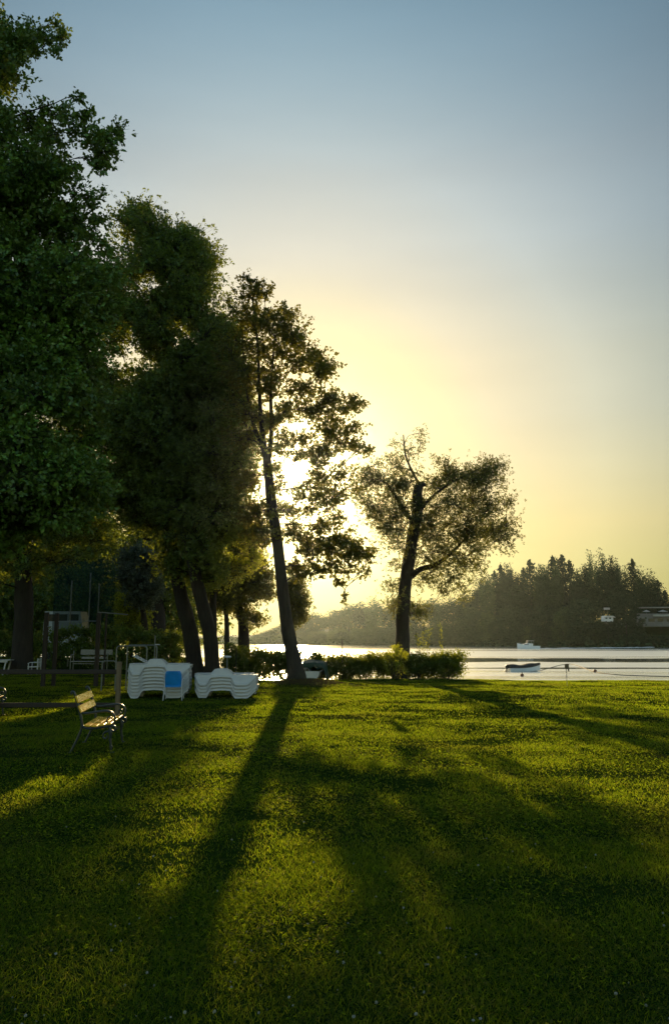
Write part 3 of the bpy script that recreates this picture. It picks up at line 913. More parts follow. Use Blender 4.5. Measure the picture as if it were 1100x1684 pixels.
back_tree('little tree by the water half hidden behind the leaning trunk', [(470,945),(495,955),(508,985),(505,1020),(492,1032),(474,1030),(466,990)],
          [(478, 1086, 9), (480, 1040, 7), (486, 1000, 5), (488, 960, 3)], 47, 22, .5, .11, M_alder, 1.2, name='shore_tree')
back_tree('thin-stemmed little tree by the water close to the leaning trunks', [(340,930),(372,915),(392,950),(385,1000),(360,1015),(338,985)],
          [(373, 1086, 10), (373, 1040, 8), (370, 990, 5), (366, 950, 3)], 44, 26, .55, .11, M_alder, 1.2, name='shore_tree')
back_tree('round lime-green bush lit from behind under the pale willow', [(188,985),(205,965),(235,972),(246,1005),(242,1045),(215,1058),(192,1045)],
          [(216, 1086, 8), (216, 1050, 6), (214, 1010, 3)], 50, 34, .5, .11, M_lime, 1.0, tw=18, per=14, name='sunlit_bush')
back_tree('sunlit yellow-green tree hanging low right of the dark trunks', [(322,870),(365,825),(412,845),(432,890),(425,945),(392,962),(368,985),(335,985),(322,910)],
          [(352, 1090, 14), (350, 1020, 12), (352, 960, 9), (360, 880, 4)], 36.5, 75, .55, .11, M_lime, 1.3, tw=16, per=14, name='sunlit_tree')

# the wood that closes the view under the crowns on the left
for i, (px, top, w, Y, lab) in enumerate(((-70, 800, 190, 84, 'far dark tree of the left wood, at the left edge behind the thick trunk'), (60, 840, 150, 90, 'far dark tree of the left wood, behind the two tall posts'),
        (135, 820, 150, 86, 'far dark tree of the left wood, right behind the net screen'), (180, 860, 90, 76, 'far dark tree of the left wood, between net screen and pale willow'),
        (270, 850, 150, 64, 'far dark tree of the left wood, behind the leaning trunks'), (20, 900, 120, 66, 'low dark tree at the left, behind the long shaded hedge'))):
    hw = w / 2
    poly = [(px - hw, 1070), (px - hw * 1.05, (top + 1070) / 2), (px - hw * .6, top + 20), (px, top), (px + hw * .65, top + 25), (px + hw, (top + 1070) / 2), (px + hw * .95, 1070)]
    back_tree(lab, poly, [(px, 1075, 14), (px + 3, 1000, 11), (px, top + 60, 5)], Y, 80, 1.5 + .008 * w, .26, M_dark, 3, tw=24, per=20, name='wood_tree')

# ------------------------------------------------------------------ hedges and bushes
def hedge(name, label, px0, px1, Y, h, dep, leaf, nleaf, mat, cat='hedge', top=.18, sprays=60, y2=None):
    a = P(px0, 1100, Y); b = P(px1, 1100, y2 or Y)
    d = np.array((b.x - a.x, b.y - a.y)); L = np.linalg.norm(d); d = d / L; nrm = np.array((-d[1], d[0]))
    base = Vector(((a.x + b.x) / 2, (a.y + b.y) / 2, 0)); base.z = float(ground_z(base.x, base.y))
    root = empty(name, base, 0, label, cat)
    B = np.array(base)
    # leaves in clumps through the hedge's volume, uneven along its length
    nb = int(L * 26)
    u = rng.uniform(0, L, nb); hh = h * (.80 + .38 * fbm(u * .9, u * 0, 61)); v = rng.uniform(-.5, .5, nb) * dep; z = hh * rng.uniform(.04, 1, nb) ** .8
    k = fbm(u * 1.7, z * 1.9, 62) > .15
    u, v, z = u[k], v[k], z[k]; nb = len(u)
    per = max(6, nleaf // nb)
    cx = np.stack([a.x + d[0] * u + nrm[0] * v, a.y + d[1] * u + nrm[1] * v, z], 1)
    cx[:, 2] += ground_z(cx[:, 0], cx[:, 1])
    pos = (cx[:, None] + rng.normal(0, 1, (nb, per, 3)) * np.array((.16, .12, .11))).reshape(-1, 3)
    pos[:, 2] = np.maximum(pos[:, 2], ground_z(pos[:, 0], pos[:, 1]) + .02)
    V, F = leaf_quads(pos, unit(len(pos)) * .3, np.full(len(pos), leaf), .65)
    np_mesh('foliage', V - B, F, mat, root)
    ns = int(L * 5)
    us = rng.uniform(0, L, ns); vs_ = rng.uniform(-.3, .3, ns) * dep
    S = np.stack([a.x + d[0] * us + nrm[0] * vs_, a.y + d[1] * us + nrm[1] * vs_, 0 * us], 1)
    S[:, 2] = ground_z(S[:, 0], S[:, 1]) - .05
    E = S + rng.normal(0, .12, (ns, 3)); E[:, 2] = S[:, 2] + h * rng.uniform(.6, 1.1, ns)
    V, F = tube_batch(S, (S + E) / 2 + rng.normal(0, .04, (ns, 3)), E, np.full(ns, .016), .005)
    np_mesh('stems', V - B, F, M_bark2, root)['kind'] = 'stuff'
    return root
hedge('hedge', 'long see-through hedge along the lake edge, right of the leaning tree', 515, 757, 34.4, 1.02, .9, .085, 38000, M_hedge)
hedge('hedge', 'denser taller hedge by the water, left of the leaning tree', 372, 482, 34.2, 1.3, 1.1, .09, 22000, M_hedge)
hedge('hedge', 'long dark hedge in deep shade behind the posts and plastic furniture', -60, 300, 43.5, 2.1, 1.6, .13, 32000, M_dark)
def bush(label, px, py0, py1, wpx, Y, leaf, n, mat, name='bush', per=34):
    c0 = P(px, py0, Y); c1 = P(px, py1, Y); base = Vector((c0.x, c0.y, float(ground_z(c0.x, c0.y))))
    root = empty(name, base, 0, label, 'bush')
    r = wpx / 2 / FPX * Y; h = c1.z - base.z
    q = unit(n) * rng.uniform(.3, 1, (n, 1)) ** .5
    c = np.stack([q[:, 0] * r, q[:, 1] * r * .8, h * (.5 + .46 * q[:, 2])], 1)
    pos = (c[:, None] + rng.normal(0, .10 * max(r, .4), (n, per, 3))).reshape(-1, 3); pos[:, 2] = np.maximum(pos[:, 2], .02)
    V, F = leaf_quads(pos, unit(len(pos)) * .3, np.full(len(pos), leaf), .65)
    np_mesh('foliage', V, F, mat, root)
    S = np.zeros((n // 2, 3)) + rng.normal(0, r * .2, (n // 2, 3)) * np.array((1, 1, 0)); E = c[:n // 2]
    V, F = tube_batch(S, (S + E) / 2 + np.array((0, 0, .1)), E, np.full(len(S), .012), .004)
    np_mesh('stems', V, F, M_bark2, root)['kind'] = 'stuff'
    return root
bush('bright yellow-green bush in front of the willow trunk', 650, 1115, 1058, 46, 33.6, .075, 60, M_lime)
bush('small dark clipped bush rising over the tarp by the leaning trunk', 494, 1100, 1056, 26, 36.2, .07, 40, M_hedge)
bush('dark bush at the right end of the hedge', 728, 1116, 1070, 64, 34.0, .07, 60, M_hedge)
bush('low dark bush filling the hedge gap below the willow trunk', 688, 1116, 1072, 50, 34.0, .07, 50, M_hedge)
# tall reed-like stems sticking out above the hedge
def reed(label, px, py, Y, n, spread):
    b = P(px, 1112, Y); b.z = float(ground_z(b.x, b.y)); t = P(px, py, Y)
    root = empty('tall_weed', b, 0, label, 'plant', 'tall weeds above the hedge')
    H = t.z - b.z
    lv = []
    for k in range(n):
        m = MB()
        ang = random.uniform(0, 6.28); s = spread * (k / max(1, n - 1) - .5) * 2
        top = Vector((s, random.gauss(0, .06), H * random.uniform(.82, 1)))
        pts = [Vector((s * .25, 0, -.05)), Vector((s * .5, 0, H * .5)), top]
        pts = [Vector(q) for q in spline([tuple(q) for q in pts], 5)]
        m.tube(pts, [.014 - .010 * i / (len(pts) - 1) for i in range(len(pts))], 5)
        for p in pts[4:]:
            for _ in range(7): lv.append(p + Vector((random.gauss(0, .03), random.gauss(0, .03), random.gauss(0, .06))))
        m.build('stem', M_bark2, root)
    lv = np.array([tuple(q) for q in lv])
    V, F = leaf_quads(lv, unit(len(lv)) * .5 + np.array((0, 0, .9)), np.full(len(lv), .17), .22)
    np_mesh('foliage', V, F, M_hedge, root)
reed('forked tall weed rising above the hedge right of the willow trunk', 697, 1034, 35.2, 3, .28)
reed('single thin tall weed above the right end of the hedge', 726, 1030, 35.4, 1, .02)
# ------------------------------------------------------------------ things on the lawn
M_iron = mat_simple('cast_iron_green', (.030, .042, .040), .38, .3, 40, .2, metal=.0, spec=.6)
M_slat = mat_simple('varnished_slats', (.95, .52, .05), .27, .18, 14, .1, spec=1.0, stretch=(3, .3, 3), bdist=.0006)
for n_ in M_slat.node_tree.nodes:
    if n_.type == 'BSDF_PRINCIPLED': n_.inputs['Specular Tint'].default_value = (1, .78, .36, 1)
M_post = mat_wood('dark_timber', (.026, .018, .012), .7, (1, 1, .1), .4, 22)
M_postlite = mat_wood('pale_timber', (.14, .10, .055), .6, (1, 1, .1), .35, 22)  # paler timber; on the fence's end post the lit face is put into its colour
M_plastic = mat_simple('white_plastic', (.56, .58, .59), .38, .06, 5, .05)
M_blue = mat_simple('blue_plastic', (.01, .24, .70), .38, .12, 6, .05)
M_tube = mat_simple('grey_painted_tube', (.20, .22, .21), .35, .15, 30, .05, metal=.3)
M_greyboard = mat_wood('pale_weathered_board', (.26, .26, .24), .7, (1, .2, 1), .25, 20)

def make_bench(label):
    root = empty('park_bench', (0, 0, 0), 0, label, 'bench')
    L = 1.22
    for sy in (-L / 2, L / 2):
        m = MB()
        def cv(pts, r, n=6, k=7):
            sp = spline(pts, k)
            m.tube([(p[0], sy, p[1]) for p in sp], [r] * len(sp) if not hasattr(r, '__len__') else list(np.interp(np.linspace(0, 1, len(sp)), np.linspace(0, 1, len(r)), r)), 8, squash=.8)
        # rear foot, back upright with scrolled top
        cv([(-.47, 0), (-.42, .10), (-.34, .27), (-.30, .40), (-.315, .52), (-.37, .70), (-.42, .84), (-.445, .90), (-.475, .915), (-.49, .895), (-.475, .88)], [.022, .024, .026, .03, .026, .024, .022, .018])
        # seat rail dipping and running to the front
        cv([(-.305, .47), (-.29, .41), (-.22, .375), (-.08, .375), (.08, .395), (.16, .405), (.215, .39), (.225, .345), (.195, .325), (.17, .345)], [.026, .026, .024, .024, .024, .020, .015])
        # front leg, turned with a scroll at the knee and a foot
        cv([(.135, .385), (.155, .30), (.150, .22), (.165, .12), (.175, .03), (.185, 0)], [.034, .040, .028, .026, .020, .030])
        cv([(.14, .33), (.06, .31), (.035, .26), (.06, .22), (.10, .235), (.095, .265)], [.018, .016, .014, .012])
        m.ball((.155, sy, .29), (.035, .03, .035), 8, 6); m.ball((.150, sy, .20), (.030, .026, .02), 8, 6); m.ball((.170, sy, .10), (.028, .026, .018), 8, 6)
        m.box((.19, sy, .012), (.07, .055, .024), bev=.006); m.box((-.475, sy, .012), (.07, .055, .024), bev=.006)
        m.build('side_frame', M_iron, root, True)
        m = MB()
        # armrest sweeping forward and down, with the small inner scroll
        cv([(-.345, .62), (-.31, .60), (-.22, .595), (-.05, .615), (.08, .625), (.16, .60), (.205, .545), (.21, .48), (.185, .41)], [.018, .020, .022, .024, .024, .022, .020, .018])
        cv([(.185, .42), (.12, .43), (.085, .47), (.10, .525), (.145, .535), (.165, .50), (.145, .475), (.125, .49)], [.014, .013, .012, .010])
        m.build('armrest', M_iron, root, True)
    m = MB()
    for z0, x0 in ((.80, -.392), (.655, -.340)):
        T = Matrix.Translation((x0, 0, z0)) @ Matrix.Rotation(R(-25), 4, 'Y')
        m.box((0, 0, 0), (.026, L + .07, .115), T, bev=.006)
    m.build('backrest', M_slat, root)
    m = MB()
    for x0, z0, a in ((-.215, .412, 8), (-.105, .405, 1), (.005, .416, -5), (.115, .432, -5)):
        T = Matrix.Translation((x0, 0, z0)) @ Matrix.Rotation(R(a), 4, 'Y')
        m.box((0, 0, 0), (.095, L + .07, .026), T, bev=.006)
    m.box((.02, 0, .36), (.03, L - .05, .012))
    m.build('seat', M_slat, root)
    return root
fa, fb = G(185, 1240), G(205, 1222)
bang = math.atan2(-(fb.x - fa.x), fb.y - fa.y) + R(1)
bench = make_bench('cast-iron park bench with varnished wooden slats catching the evening sun')
mid = (fa + fb) * .5
bench.rotation_euler.z = bang
bench.scale = (.88, 1, .94)
off = Matrix.Rotation(bang, 3, 'Z') @ Vector((.18, 0, 0))
bench.location = (mid.x - off.x, mid.y - off.y, float(ground_z(mid.x - off.x, mid.y - off.y)) - .012)
b2 = copy_tree(bench)
tag(b2, 'park bench cut by the left edge, standing in the shade beyond the lower rail', 'bench')
q = P(4, 1143, 17.2)
b2.location = (q.x - .22, q.y, float(ground_z(q.x, q.y)) - .012)
b2.rotation_euler.z = bang + R(6)

# low rail fence
post_b = G(193, 1180)
rf = empty('rail_fence', (post_b.x, post_b.y, float(ground_z(post_b.x, post_b.y))), 0, 'low dark timber rail fence with two rails ending at a post by the loungers', 'fence')
m = MB(); m.box((0, 0, .53), (.085, .115, 1.16), bev=.01); m.build('post', M_postlite, rf)
for z in (.90, .22):
    m = MB(); m.beam((-.044, 0, z), (-4.6, -.05, z), .07, .095, bev=.01); m.build('rail', M_post, rf)
m = MB(); m.box((-4.5, -.12, .53), (.11, .09, 1.12), bev=.01); m.build('post', M_post, rf)

# tall posts with bars
pb = G(76, 1130)
cf = empty('climbing_frame', (pb.x, pb.y, float(ground_z(pb.x, pb.y))), 0, 'exercise frame of tall dark posts joined by thin metal bars', 'exercise frame')
k = pb.y / FPX
for dx, w, dy, h in ((-5 * k, .13, 0, 2.52), (6 * k, .12, .35, 2.50), (80 * k, .13, 0, 2.50), (87 * k, .06, .4, 2.5)):
    m = MB(); m.box((dx, dy, h / 2 - .1), (w, w, h + .2), bev=.01); m.build('post', M_post, cf)
for a, b, r in (((6 * k, .35, 2.22), (80 * k, .05, 2.22), .014), ((80 * k, 0, 2.52), (112 * k, 1.2, 2.48), .02), ((-5 * k, -.02, 2.03), (5 * k, -.1, 2.03), .02)):
    m = MB(); m.tube([a, b], r, 8); m.build('bar', M_tube, cf)

# white plastic sun loungers, nested in stacks
PITCHZ = .089
def lounger_top(x):
    return .285 + .125 * float(sstep(-.40, -.24, x)) * (1 - float(sstep(.03, .19, x)))
def lounger_bot(x):
    def leg(x, a, b, c, d): return float(sstep(a, b, x)) * (1 - float(sstep(c, d, x)))
    l1 = leg(x, -.86, -.70, -.55, -.40); l2 = leg(x, .12, .28, .56, .86)
    base = .205 + .02 * (1 - min(1, abs(x + .1) / .3))
    return max(0, base * (1 - max(l1, l2)))
def make_lounger():
    root = empty('sun_lounger', (0, 0, 0), 0, 'x', 'sun lounger')
    xs_ = np.linspace(-.83, .83, 56)
    m = MB()
    for s in (-1, 1):
        yo = lambda z: s * (.345 - .22 * z)
        rings = []
        for x in xs_:
            zb, zt = lounger_bot(x), lounger_top(x)
            fl_ = min(.048, (zt - zb) * .45); yi = lambda z: yo(z) - s * .05
            r = [(x, yi(zt) - s * .03, zt - .004), (x, yi(zt), zt), (x, yi(zb + fl_), zb + fl_ + .006), (x, yo(zb + fl_), zb + fl_), (x, yo(zb), zb),
                 (x, yo(zb) - s * .008, zb), (x, yo(zb + fl_) - s * .008, zb + fl_ - .008), (x, yi(zb + fl_) - s * .006, zb + fl_ - .002), (x, yi(zt) - s * .006, zt - .012), (x, yi(zt) - s * .03, zt - .012)]
            rings.append(r)
        m.loft(rings, closed=True)
    for x in (-.825, .825):
        m.box((x, 0, .262), (.022, .48, .045), bev=.004)
        m.box((x * .955, 0, .13), (.014, .44, .03), bev=.004)
    m.build('frame', M_plastic, root, True)
    m = MB()
    for i in range(11): m.box((-.20 + i * .094, 0, .272), (.066, .46, .014), bev=.003)
    for y in (-.18, .18): m.box((.27, y, .258), (1.06, .03, .014))
    m.build('slat_bed', M_plastic, root)
    m = MB()
    for i in range(6): m.box((-.045 - i * .094, 0, .004), (.066, .44, .014), bev=.003)
    for y in (-.22, .22): m.box((-.29, y, -.012), (.58, .035, .018))
    b = m.build('backrest', M_plastic, root); b.location = (-.245, 0, .272)
    return root
lg0 = make_lounger(); lg_used = False
ORD = ['lowest', 'second', 'third', 'fourth', 'fifth', 'sixth', 'seventh', 'eighth', 'ninth', 'tenth']
def stack(px, py, n, which, rz, dx=0, dy=0, tilt=None):
    global lg_used
    g = G(px, py); x, y = g.x + dx, g.y + dy; z0 = float(ground_z(x, y)) - .01
    for i in range(n):
        o = lg0 if not lg_used else copy_tree(lg0); lg_used = True
        o.location = (x + random.gauss(0, .008), y + random.gauss(0, .008), z0 + i * PITCHZ)
        o.rotation_euler = (0, 0, R(rz) + random.gauss(0, .006))
        nm = 'topmost lounger' if i == n - 1 else ('lowest lounger' if i == 0 else ORD[i] + ' lounger from the bottom')
        tag(o, 'white %s of the %s' % (nm, which), 'sun lounger', 'white plastic sun loungers in stacks')
        for c in o.children:
            if c.name.startswith('backrest'): c.rotation_euler.y = (R(27) if (tilt and i == n - 1) else 0)
stack(253, 1151, 8, 'taller front stack behind the blue chair', 2, dy=.75, tilt=True)
stack(368, 1151, 5, 'lower front stack closest to the leaning tree', -1, dy=.75)
stack(253, 1151, 8, 'tall rear stack left of the blue chair', 3, dx=-.22, dy=1.65)
stack(368, 1151, 5, 'low rear stack right of the blue chair', 0, dx=-.20, dy=1.65)

# blue chair
g = G(284, 1152)
ch = empty('garden_chair', (g.x, g.y, float(ground_z(g.x, g.y))), R(4), 'bright blue plastic chair with thin white legs in front of the loungers', 'chair')
m = MB()
rings = []
for z, hw, yb in ((.36, .21, .02), (.42, .225, .0), (.55, .228, -.02), (.68, .222, -.05), (.755, .20, -.065), (.775, .17, -.07)):
    rings.append([(hw * math.sin(a), yb + .09 * (1 - math.cos(a)), z) for a in np.linspace(-1.35, 1.35, 13)] + [(hw * .965 * math.sin(a), yb + .018 + .09 * (1 - math.cos(a)), z) for a in np.linspace(1.35, -1.35, 13)])
m.loft(rings, closed=True); m.build('backrest', M_blue, ch, True, 50)
m = MB(); m.box((0, .22, .385), (.43, .40, .03), bev=.012); m.box((0, .03, .37), (.42, .05, .05), bev=.012); m.build('seat', M_blue, ch)
for sx in (-1, 1):
    m = MB(); m.tube([(sx * .25, -.02, 0), (sx * .222, .03, .36), (sx * .235, .05, .54), (sx * .245, .12, .575), (sx * .245, .34, .56)], .014, 8); m.build('leg', M_plastic, ch, True)
    m = MB(); m.tube([(sx * .24, .46, 0), (sx * .205, .38, .38), (sx * .24, .36, .56)], .014, 8); m.build('leg', M_plastic, ch, True)

# tubular metal frame behind the loungers
yb = 25.6; a = P(191, 1062, yb); b = P(247, 1062, yb)
tf = empty('tubular_frame', ((a.x + b.x) / 2, yb, float(ground_z(a.x, yb))), 0, 'grey tubular metal frame with rounded corners standing behind the stacked loungers', 'frame')
w = (b.x - a.x) / 2; h = a.z
def hoop(dx, dy, w, h, r=.022):
    pts = [(-w + dx, dy, -.05), (-w + dx, dy, h - .14)] + [(-w + .10 - .10 * math.cos(t) + dx, dy, h - .12 + .10 * math.sin(t)) for t in np.linspace(0.1, 1.5, 6)]
    pts += [(w - .10 + .10 * math.sin(t) + dx, dy, h - .12 + .10 * math.cos(t)) for t in np.linspace(0.05, 1.47, 6)] + [(w + dx, dy, h - .14), (w + dx, dy, -.05)]
    m = MB(); m.tube(pts, r, 8); m.build('hoop', M_tube, tf, True)
hoop(-.03, 0, w - .06, h); hoop(.13, .7, w - .06, h + .02); hoop(-.75, .1, .22, h - .47)

# thin stake with a bracket, capped path lamp, stake in the hedge
def stake(label, px, y0, y1, Y, r, mat, cat='post', name='stake', cap=None):
    b = P(px, y0, Y); t = P(px, y1, Y); b.z = float(ground_z(b.x, b.y))
    o = empty(name, b, 0, label, cat)
    m = MB(); m.tube([(0, 0, -.1), (.004, 0, (t.z - b.z) * .5), (0, 0, t.z - b.z)], r, 8); m.build('pole', mat, o)
    if cap == 'bracket':
        m = MB(); m.beam((0, 0, t.z - b.z - .30), (.17, -.02, t.z - b.z - .31), .03, .03); m.build('bracket', M_plastic, o)
    if cap == 'lamp':
        m = MB(); H = t.z - b.z; m.tube([(0, 0, H), (0, 0, H + .04), (0, 0, H + .05)], [.13, .12, .02], 12); m.build('cap', M_plastic, o, True)
    return o
stake('thin grey stake with a small white bracket above the tubular frame', 253, 1120, 1045, 27.5, .018, M_tube, cap='bracket')
stake('slim garden lamp with a flat white cap behind the lower lounger stack', 373, 1120, 1081, 24.6, .016, M_tube, 'lamp', 'garden_lamp', 'lamp')
stake('thin dark wooden stake rising out of the long hedge', 563, 1116, 1052, 34.1, .02, M_post)
stake('short thin stake in the denser hedge left of the leaning tree', 388, 1112, 1066, 33.4, .018, M_post)

# furniture in the deep shade
Yf = 37.5
g = P(118, 1104, Yf); kk = Yf / FPX
bz = float(ground_z(g.x, Yf))
sb = empty('shade_bench', (g.x + 28 * kk, Yf, bz), 0, 'pale bench on thin metal legs in deep shade behind the tall single post', 'bench')
m = MB(); m.box((-2 * kk, 0, .60), (54 * kk, .42, .04), bev=.006); m.box((-8 * kk, -.12, .50), (34 * kk, .03, .03)); m.build('seat', M_greyboard, sb)
m = MB(); m.box((9 * kk, .24, 1.02), (52 * kk, .03, .24), bev=.006); m.box((5 * kk, .23, .76), (40 * kk, .03, .10), bev=.006); m.build('backrest', M_greyboard, sb)
for sx in (-28 * kk, 27 * kk):
    m = MB(); m.tube([(sx, -.2, -.05), (sx, -.2, .90), (sx, .2, .92), (sx, .25, 1.1)], .02, 8); m.tube([(sx, .22, -.05), (sx, .22, .9)], .02, 8); m.build('leg', M_tube, sb)

g = P(7, 1100, 37)
ts = empty('plastic_table', (g.x, 37, float(ground_z(g.x, 37))), R(5), 'white plastic table cut by the left edge in the shade of the trees', 'table')
m = MB(); m.box((-.35, 0, .66), (1.35, .8, .035), bev=.01); m.box((-.35, -.36, .61), (1.2, .02, .08)); m.build('tabletop', M_plastic, ts)
for sx, sy, t in ((.18, -.33, .12), (.18, .33, .12), (-.9, -.33, -.1), (-.9, .33, -.1)):
    m = MB(); m.beam((sx, sy, .64), (sx - t, sy, -.03), .06, .05, bev=.01); m.build('leg', M_plastic, ts)
g = P(60, 1102, 37)
pc = empty('plastic_chair', (g.x, 37, float(ground_z(g.x, 37))), 0, 'small white plastic chair facing left beside the two tall posts', 'chair')
m = MB()
for z in (.44, .53, .62, .69): m.box((.13, 0, z), (.035, .42, .05), bev=.008)
for sy in (-.2, .2): m.box((.13, sy, .54), (.05, .05, .40), bev=.01)
m.build('backrest', M_plastic, pc)
m = MB(); m.box((-.08, 0, .36), (.48, .46, .04), bev=.012); m.box((-.30, -.2, .52), (.04, .05, .02)); m.build('seat', M_plastic, pc)
for sx, sy in ((-.28, -.2), (-.28, .2), (.13, -.2), (.13, .2)):
    m = MB(); m.box((sx, sy, .16), (.05, .05, .38), bev=.008); m.build('leg', M_plastic, pc)
for sy in (-.23, .23):
    m = MB(); m.tube([(.13, sy, .56), (-.2, sy, .56), (-.28, sy, .52), (-.28, sy, .34)], .018, 6); m.build('armrest', M_plastic, pc)

# dark net screen with poles, and a parked van behind it
tn = NT('dark_green_net'); nb_ = tn.n('ShaderNodeBsdfDiffuse'); nb_.inputs[0].default_value = (.012, .050, .046, 1)
ntr = tn.n('ShaderNodeBsdfTransparent'); nmx = tn.n('ShaderNodeMixShader'); nmx.inputs[0].default_value = .35
tn.l(nb_.outputs[0], nmx.inputs[1]); tn.l(ntr.outputs[0], nmx.inputs[2]); tn.l(nmx.outputs[0], tn.out.inputs[0])
Yn = 49.0
a, b = P(88, 1000, Yn), P(188, 1000, Yn); zt = P(120, 935, Yn).z
nf = empty('net_fence', ((a.x + b.x) / 2, Yn, float(ground_z(a.x, Yn))), 0, 'tall dark green net screen hung between thin pale poles', 'fence')
m = MB(); hw = (b.x - a.x) / 2
rr = []
for i in range(25):
    x = -hw + 2 * hw * i / 24
    rr.append([(x, .05 * math.sin(i * 1.3) + .03 * math.sin(i * 2.9), z) for z in np.linspace(1.9, zt + .6, 8)])
m.loft(rr, cap=False); m.build('net', tn.m, nf, True)
for px, py in ((119, 955), (150, 942), (164, 960)):
    q = P(px, py, Yn - .15)
    m = MB(); m.tube([(q.x - nf.location.x, -.15, -.1), (q.x - nf.location.x, -.15, q.z)], .045, 8); m.build('pole', M_tube, nf)
M_van = mat_simple('pale_van_paint', (.50, .56, .58), .3, .08, 3, 0)
M_glass = mat_simple('dark_glass', (.03, .04, .045), .1, .1, 3, 0)
M_rubber = mat_simple('tyre_rubber', (.02, .02, .02), .8, .2, 20, .1)
Yv = 62.0; q = P(116, 1006, Yv)
vn = empty('parked_van', (q.x, Yv, float(ground_z(q.x, Yv))), 0, 'pale van parked in the shade beyond the dark net screen', 'van')
H = q.z - vn.location.z
m = MB(); m.prism([(-1.7, .35), (1.75, .35), (1.8, .9), (1.55, 1.3), (1.05, H), (-1.65, H), (-1.75, 1.2)], -.85, .85); m.build('body', M_van, vn)
for x0, x1 in ((-1.5, -.75), (-.65, .1), (.2, .95)):
    m = MB(); m.box(((x0 + x1) / 2, -.86, H - .48), (x1 - x0, .03, .52), bev=.01); m.build('window', M_glass, vn)
for sx in (-1.05, 1.1):
    for sy in (-.8, .8):
        m = MB(); m.tube([(sx, sy - .09, .33), (sx, sy + .09, .33)], .33, 16); m.build('wheel', M_rubber, vn)

# little boat lying under a green tarpaulin by the hedge
M_tarp = mat_simple('green_tarpaulin', (.028, .065, .050), .55, .25, 6, .3)
M_hull = mat_simple('white_hull', (.74, .75, .76), .3, .06, 4, .03)
M_cover = mat_simple('dark_boat_cover', (.035, .030, .028), .75, .25, 8, .3)
M_motor = mat_simple('outboard_black', (.02, .02, .022), .35, .2, 10, 0)
def hull_rings(L, B, H, rise, n=13, keel=.12):
    rings = []
    for i in range(n):
        t = i / (n - 1); x = -L / 2 + L * t
        w = B / 2 * (1 - max(0, (t - .35) / .65) ** 2.3) * (.88 + .12 * min(1, t / .3)); w = max(w, .012)
        sh = H + rise * max(0, t - .3) ** 1.8 / (.7 ** 1.8); kz = keel * max(0, (t - .5) / .5) ** 2 * 2.6 * H
        rings.append([(x, -w, sh), (x, -w * .94, sh * .6 + kz * .4), (x, -w * .72, sh * .18 + kz * .8), (x, 0, kz), (x, w * .72, sh * .18 + kz * .8), (x, w * .94, sh * .6 + kz * .4), (x, w, sh)])
    return rings
Yt = 33.2; c = P(516, 1112, Yt)
sbt = empty('beached_boat', (c.x, Yt + 1.3, float(ground_z(c.x, Yt))), R(90 - 8), 'small white boat on the grass half hidden under a green tarp', 'boat')
m = MB(); m.loft(hull_rings(2.9, 1.0, .36, .15)); m.build('hull', M_hull, sbt, True)
m = MB()
for s in (-1, 1):
    sp = [( -1.45 + 2.9 * t, s * (.5 * (1 - max(0, (t - .35) / .65) ** 2.3)), .37 + .15 * max(0, t - .3) ** 1.8 / .526) for t in np.linspace(0, .98, 12)]
    m.tube(sp, .025, 6)
m.build('rail', M_hull, sbt, True)
tp = empty('tarpaulin', (c.x + .05, Yt + .9, float(ground_z(c.x, Yt))), R(-4), 'dark green tarpaulin draped in a hump over the white boat', 'tarp')
m = MB(); rr = []
for j in range(9):
    y = -.95 + 1.9 * j / 8; row = []
    for i in range(25):
        u = -1 + i / 12
        x = .54 * u * (1 + .12 * abs(u) ** 3)
        z = .80 - .03 * u - .10 * u * u + .03 * math.sin(i * 1.9 + j) * abs(u) - (.0 if abs(u) < .8 else (abs(u) - .8) / .2 * (.36 if u < 0 else .62)) - .10 * (abs(y) / .95) ** 3
        row.append((x + .02 * math.sin(j * 1.7 + i), y, z))
    rr.append(row)
m.loft(rr, cap=False)
# the edge hanging down at the near end
m2 = [rr[0], [(x * 1.02, y - .05, z - .22 - .06 * math.sin(i * .9)) for i, (x, y, z) in enumerate(rr[0])]]
m.loft(m2, cap=False)
to = m.build('tarp_sheet', M_tarp, tp, True, 60)
sm = to.modifiers.new('thick', 'SOLIDIFY'); sm.thickness = .012

# small sign on a pole at the edge of the lawn
g = G(932, 1130); sgb = empty('sign', (g.x, g.y, float(ground_z(g.x, g.y))), R(8), 'small pale board on a thin pole near the water', 'sign')
H = P(932, 1092, g.y).z - sgb.location.z
m = MB(); m.tube([(0, 0, -.1), (0, 0, H - .02)], .011, 8); m.build('pole', M_tube, sgb)
m = MB(); m.box((.012, -.022, H - .085), (.15, .012, .17), bev=.003); m.build('board', M_postlite, sgb)
m = MB(); m.box((.07, -.02, H - .20), (.045, .014, .10), bev=.004); m.build('tag_plate', M_post, sgb)

